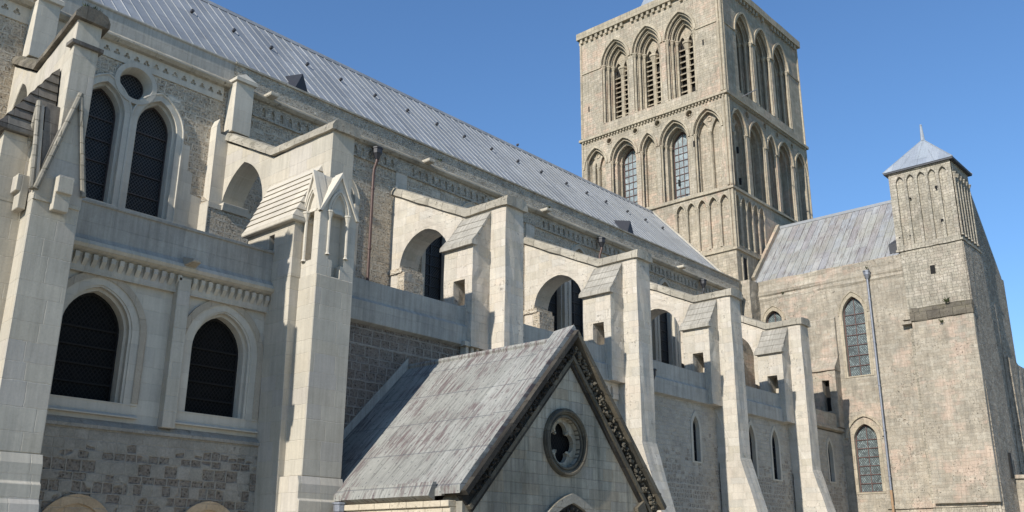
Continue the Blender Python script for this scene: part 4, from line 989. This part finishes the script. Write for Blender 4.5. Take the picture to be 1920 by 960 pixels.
b = B(); b.box(42.55,42.8,11.7,11.95,18.7,19.25); b.box(42.5,42.85,11.65,12.0,19.25,19.33); b.make('chimney_stub','turret',pr)
# stepped buttresses falling away to the right
def butt(x0,x1,y0,y1,z,m,jit=.05,zb=None):
    b=B(); zb=z-.35 if zb is None else zb
    b.hexa([(x0,y0,-.1),(x1,y0,-.1),(x1,y1,-.1),(x0,y1,-.1),(x0,y0,z),(x1,y0,zb),(x1,y1,zb),(x0,y1,z)])
    return b
butt(43.3,43.72,11.1,12.5,14.0,'flint').make('stepped_buttress','flint',tu,cut=.35,jit=.06)
butt(43.6,44.5,11.15,13.0,12.9,'flint').make('stepped_buttress','flint',tu,cut=.35,jit=.07)
butt(44.4,45.4,11.4,13.0,13.7,'flint',zb=12.9).make('stepped_buttress','flint',tu,cut=.35,jit=.08)
butt(45.3,45.9,11.3,13.0,11.6,'flint',zb=10.6).make('stepped_buttress','flint',tu,cut=.35,jit=.08)
butt(45.8,48.6,11.2,13.0,10.4,'flint',zb=10.2).make('stepped_buttress','flint',tu,cut=.35,jit=.06)
b=B(); b.box(42.7,46,10.2,11.0,0,4.9); b.box(42.6,46.1,10.1,11.05,4.9,5.05); b.make('low_annexe','transept',tu,cut=.5,jit=.02)
b=B(); b.fbox(FS(10.2),42.9,43.5,3.6,4.1,-.2,.005); b.fbox(FS(11.0),42.2,42.42,4.9,5.9,-.2,.12); b.make('wall_opening','dark',tu)

# ------------------------------------------------------------------ porch
po = thing('south_porch',(15.19,13,0),'low gabled porch with streaked lead roof, black verge and round quatrefoil window','porch')
PX,PY=15.26,12.07; EX0,EX1,EZp,RZp=12.08,18.27,2.82,6.07
b = B()
F=FS(PY)
b.slab(F,[(EX0+.1,-.1),(EX1-.1,-.1),(EX1-.1,2.6),(PX-.12,5.86),(EX0+.1,2.6)],[circ(15.07,3.88,.50,32),arch(15.19,1.1,-.05,1.5,2.55,8)],-.55,0)
b.make('gable_wall','gable',po)
b = B(); b.box(12.3,12.6,12.62,17.0,-.1,2.4); b.box(17.8,18.1,12.62,17.0,-.1,2.4); b.make('side_wall','gable',po)
# roof slopes
k=(RZp-EZp)/(PX-EX0)
b = B()
for s_,ex in ((1,EX0),(-1,EX1)):
    b.hexa([(ex,12.42,EZp-.12),(PX,12.42,RZp-.12),(PX,17.04,RZp-.12),(ex,17.04,EZp-.12),(ex,12.42,EZp),(PX,12.42,RZp),(PX,17.04,RZp),(ex,17.04,EZp)])
pr=b.make('porch_roof','porchroof',po)
b = B(); b.tube((PX,12.42,RZp+.0),(PX,17.0,RZp+.0),.07,n=8); b.make('ridge_roll','porchroof',pr)
# raised verge strip (lead on the top of the gable wall)
b = B()
for s_,ex in ((1,EX0),(-1,EX1)):
    x_e=ex-.10*s_; z_e=EZp-.12+.12
    b.hexa([(x_e,11.94,z_e-.1),(PX,11.94,RZp+.10),(PX,12.48,RZp+.10),(x_e,12.48,z_e-.1),(x_e,11.94,z_e+.04),(PX,11.94,RZp+.26),(PX,12.48,RZp+.20),(x_e,12.48,z_e+.02)])
b.make('verge_flashing','porchroof',pr)
# step at ridge: rise
# verge mouldings (dark carved)
def verge(d0,d1,o0,o1,m,name,cut=0,jit=0,sides=(1,-1)):
    # offsets measured perpendicular down from the roof top line
    L=math.hypot(PX-EX0,RZp-EZp); nx,nz=(RZp-EZp)/L,-(PX-EX0)/L    # inward-down normal for left slope
    def pt(ex,t,o,s_): 
        X=ex+(PX-ex)*t; Z=EZp+(RZp+.12-EZp)*t
        return (X+s_*nx*o, Z+nz*o)
    b=B()
    for s_,ex in ((1,EX0),(-1,EX1)):
        if s_ not in sides: continue
        A=pt(ex,-.02,o0,s_); Bb=pt(ex,1,o0,s_); C=pt(ex,1,o1,s_); Dd=pt(ex,-.02,o1,s_)
        top=(PX,RZp+.12-o0/abs(nz)); bot=(PX,RZp+.12-o1/abs(nz))
        b.prism(F,[A,top,bot,Dd],d0,d1)
    return b.make(name,m,po,cut=cut,jit=jit)
verge(-.05,.25,-.01,.09,'blackstone','verge_moulding',sides=(1,))  # left verge: overhang shade painted in as black
verge(-.05,.25,-.01,.09,'sootrim','verge_moulding',sides=(-1,))  # same moulding on the right, lighter colour for its sunlit edge
verge(-.05,.05,.10,.34,'blackstone','verge_hollow',.2,.02)
verge(-.05,.11,.34,.42,'sootrim','verge_moulding')
verge(-.05,.06,.42,.50,'blackstone','verge_moulding')
b = B(); b2=B()
L=math.hypot(PX-EX0,RZp-EZp); nx,nz=(RZp-EZp)/L,-(PX-EX0)/L
for s_,ex,bb in ((1,EX0,b),(-1,EX1,b2)):
    for i in range(26):
        t=.03+i/26*.93; X=ex+(PX-ex)*t+s_*nx*.22; Z=EZp+(RZp+.12-EZp)*t+nz*.22
        for q in range(7):
            bb.blob(Vector((X+R_.uniform(-.08,.08),PY-.09-R_.uniform(0,.06),Z+R_.uniform(-.08,.08))),R_.uniform(.022,.045),jit=.4)
b.make('carved_foliage','blackstone',po); b2.make('carved_foliage','sootrim',po)  # left foliage black as painted recess shade, right foliage lighter
# tympanum string next to the foot, plain block
b=B(); b.prism(F,[(17.5,2.35),(17.9,2.35),(17.65,2.85),(17.4,2.7)],.0,.12); b.make('kneeler','sootrim',po)
# oculus
oc=(15.07,3.88)
b=B(); b.slab(F,circ(*oc,.68,40),[circ(*oc,.57,40)],-.05,.06); b.slab(F,circ(*oc,.58,40),[circ(*oc,.50,40)],-.2,.02)
pts=circ(*oc,.63,40); b.path([F(*p_,.07) for p_ in pts+pts[:2]],.035,6)
pts=circ(*oc,.52,40); b.path([F(*p_,.02) for p_ in pts+pts[:2]],.03,6)
ocf=b.make('round_window','sootrim',po)
b=B(); quat=[]
for kq in range(4):
    a0_=math.radians(90*kq); cx_,cz_=oc[0]+.215*math.cos(a0_),oc[1]+.215*math.sin(a0_)
    for tt in range(-95,96,19):
        a_=a0_+math.radians(tt); quat.append((cx_+.19*math.cos(a_),cz_+.19*math.sin(a_)))
b.slab(F,circ(*oc,.51,40),[quat],-.2,-.1)
b.make('tracery','gable',ocf)
for kq in range(4):
    b=B(); a0_=math.radians(90*kq+45); c_=Vector((oc[0]+.26*math.cos(a0_),0,oc[1]+.26*math.sin(a0_)))
    b.blob(F(c_.x,c_.z,-.11),.04,jit=.35)
    b.blob(F(oc[0]+.33*math.cos(a0_),oc[1]+.33*math.sin(a0_),-.1),.035,jit=.35)
    b.make('cusp_carving','gable',ocf)
b=B(); b.prism(F,circ(*oc,.5,32),-.30,-.24); b.make('pane','aisleglass',ocf)
# door arch tip
b=B(); b.band(F,arc(15.19,1.42,1.1,2.88,12),arc(15.19,1.27,1.1,2.70,12),-.02,.12); b.make('door_hood','coping',po)
b=B(); b.band(F,arc(15.19,1.26,1.1,2.69,12),arc(15.19,1.05,1.1,2.45,12),-.1,.05)
for u,z in arc(15.19,1.15,1.1,2.58,16): b.blob(F(u,z,.07),.05,jit=.4)
b.make('door_archivolt','blackstone',po)
b=B(); b.box(14.0,16.4,12.2,12.57,-.1,2.6); b.make('doorway','dark',po)
# eaves: gutter, frieze with carved corbels
b=B(); b.hexa([(EX0-.16,12.67,EZp-.12),(EX0-.0,12.67,EZp-.20),(EX0-.0,15.15,EZp-.20),(EX0-.16,15.15,EZp-.12),(EX0-.05,12.67,EZp+.13),(EX0+.04,12.67,EZp+.13),(EX0+.04,15.15,EZp+.13),(EX0-.05,15.15,EZp+.13)])
b.make('gutter','porchroof',po)
b=B(); b.box(EX0-.1,EX0+.4,12.22,15.1,EZp-.32,EZp-.21); b.box(EX0-.05,EX0+.3,12.22,15.1,EZp-.42,EZp-.322); b.box(EX0+.06,EX0+.3,12.22,15.1,1.9,EZp-.42)
fz=b.make('eave_frieze','carved',po,bevel=.01)
b=B(); y=12.32
while y<14.9:
    b.box(EX0-.05,EX0+.06,y,y+.13,EZp-.66,EZp-.43)
    for q in range(5): b.blob(Vector((EX0-.02+R_.uniform(-.04,.02),y+.065+R_.uniform(-.08,.08),EZp-.60+R_.uniform(-.08,.08))),.035,jit=.4)
    y+=.27
b.make('carved_corbel','carved',fz)
# stone fillet where the roof meets the aisle wall
b=B(); Fq=FS(16.97)
b.band(Fq,[(EX0+.1,EZp+.30),(PX-.05,RZp+.22)],[(EX0+.1,EZp-.05),(PX-.05,RZp-.1)],-.1,-.05)
b.make('wall_fillet','parapet',po,cut=.3,jit=.02)

# ------------------------------------------------------------------ pipes
PG='rainwater pipes and hopper heads'
def hopper(b,x,y,z,s=1.0):
    b.tube((x,y,z-.24*s),(x,y,z-.06*s),.055*s,.13*s,8); b.tube((x,y,z-.06*s),(x,y,z+.12*s),.14*s,.15*s,8); b.tube((x,y,z+.09*s),(x,y,z+.13*s),.17*s,.17*s,8)
def pipe(x,y,zt,zb,m,label,hm='iron',kink=True,r=.045,low=None,s=1.0):
    t=thing('rainwater_pipe',(x,y,zb),label,'drainpipe',PG)
    b=B(); hopper(b,x,y,zt,s); b.make('hopper_head',hm,t)
    b=B(); pts=[(x,y,zt-.2),(x,y,zt-.3)]
    if kink: pts+=[(x-.02,y+.08,zt-.55),(x-.02,y+.1,zt-.75)]; xb,yb=x-.02,y+.1
    else: xb,yb=x,y
    mid=low if low else zb
    pts+=[(xb,yb,mid)]; b.path(pts,r,8)
    z=zt-1.2
    while z>mid+.2: b.tube((xb,yb,z),(xb,yb,z+.06),r*1.35,n=8); z-=1.9
    b.make('downpipe',m,t)
    if low:
        b=B(); b.path([(xb,yb,mid),(xb,yb,zb)],r*1.15,8); b.make('lower_pipe','rustpipe',t)
pipe(16.86,20.66,13.38,8.2,'copper','long brown copper pipe with black hopper head right of the carved niche')
pipe(28.15,20.62,13.42,12.3,'copper','short black hopper and copper swan neck on the upper wall above the porch gable')
pipe(35.7,20.62,13.42,12.4,'iron','black hopper head high on the nave wall nearest the tower foot')
pipe(40.42,15.12,13.85,.1,'zinc','long grey pipe down the tan transept wall right of both tall windows',hm='zinc',kink=False,r=.045,low=4.5)
pipe(25.35,16.72,7.35,6.2,'iron','black hopper tucked beside the battered buttress behind the porch gable',kink=False,s=1.1)
pipe(18.95,16.8,7.3,6.2,'iron','black hopper half hidden between the square buttress and the porch ridge',kink=False,s=1.1)
pipe(18.2,12.1,2.9,.1,'iron','black hopper at the right hand foot of the porch gable',kink=False,s=1.2)
pipe(12.0,15.25,2.55,.1,'zinc','grey lead spout at the left end of the porch gutter, against the big buttress',hm='zinc',kink=False,s=.9)

# ------------------------------------------------------------------ wall plants
def weed(x,y,z,r,label,n=40):
    t=thing('wall_plant',(x,y,z),label,'plant','plants growing on the masonry')
    b=B()
    for i in range(n):
        a=R_.uniform(0,6.28); l=r*R_.uniform(.4,1); p0=Vector((x+R_.uniform(-r,r)*.5,y+R_.uniform(-r,r)*.3,z)); p1=p0+Vector((math.cos(a)*l*.6,math.sin(a)*l*.6,l*R_.uniform(.3,1)))
        sd=Vector((-math.sin(a),math.cos(a),0))*r*.09; mp=p0.lerp(p1,.6)
        b.face([p0,mp+sd,p1,mp-sd])
    b.make('leaves','plant',t)
    b=B(); b.tube((x,y,z-.03),(x,y,z+.05),r*.12,r*.05,5); b.make('stem','plant',t)
weed(6.1,15.95,11.08,.22,'tuft of dry moss and weeds on top of the leftmost buttress',90)
weed(40.3,11.9,11.95,.25,'low green weeds on the dark ledge of the turret wall',50)
weed(40.28,12.2,11.15,.16,'small green sprig hanging below the dark turret ledge',40)
weed(25.2,20.8,14.0,.13,'tiny weed on the rubble parapet above the porch gable',30)
weed(19.6,20.8,14.05,.12,'tiny weed on the rubble parapet above the square buttress',30)
weed(40.45,15.1,14.1,.14,'tuft sprouting over the hopper of the long transept pipe',30)
weed(40.5,19.2,13.7,.13,'round tuft in the eroded transept cornice near the tower',30)

# ------------------------------------------------------------------ pigeon on the ridge
def pigeon(p,rz,label):
    t=thing('pigeon',p,label,'pigeon')
    b=B(); x,y,z=p
    prof=[(-.17,.02,.012),(-.10,.06,.03),(-.03,.09,.055),(.05,.11,.06),(.09,.15,.035),(.11,.19,.03),(.14,.20,.022),(.17,.195,.006)]
    n=8; rings=[]
    for dx,dz,r in prof:
        rings.append([b.bm.verts.new((x+dx*math.cos(rz)-math.cos(2*math.pi*k/n)*r*math.sin(rz),y+dx*math.sin(rz)+math.cos(2*math.pi*k/n)*r*math.cos(rz),z+dz+math.sin(2*math.pi*k/n)*r)) for k in range(n)])
    for A,C in zip(rings,rings[1:]):
        for k in range(n): b.bm.faces.new([A[k],A[(k+1)%n],C[(k+1)%n],C[k]])
    b.bm.faces.new(rings[0]); b.bm.faces.new(rings[-1])
    for s_ in (-.02,.02): b.tube((x,y+s_,z-.03),(x,y+s_,z+.06),.006,n=5)
    b.make('body','bird',t,smooth=True)
pigeon((28.7,25.5,19.07),0.4,'small grey pigeon perched on the nave roof ridge left of the tower')
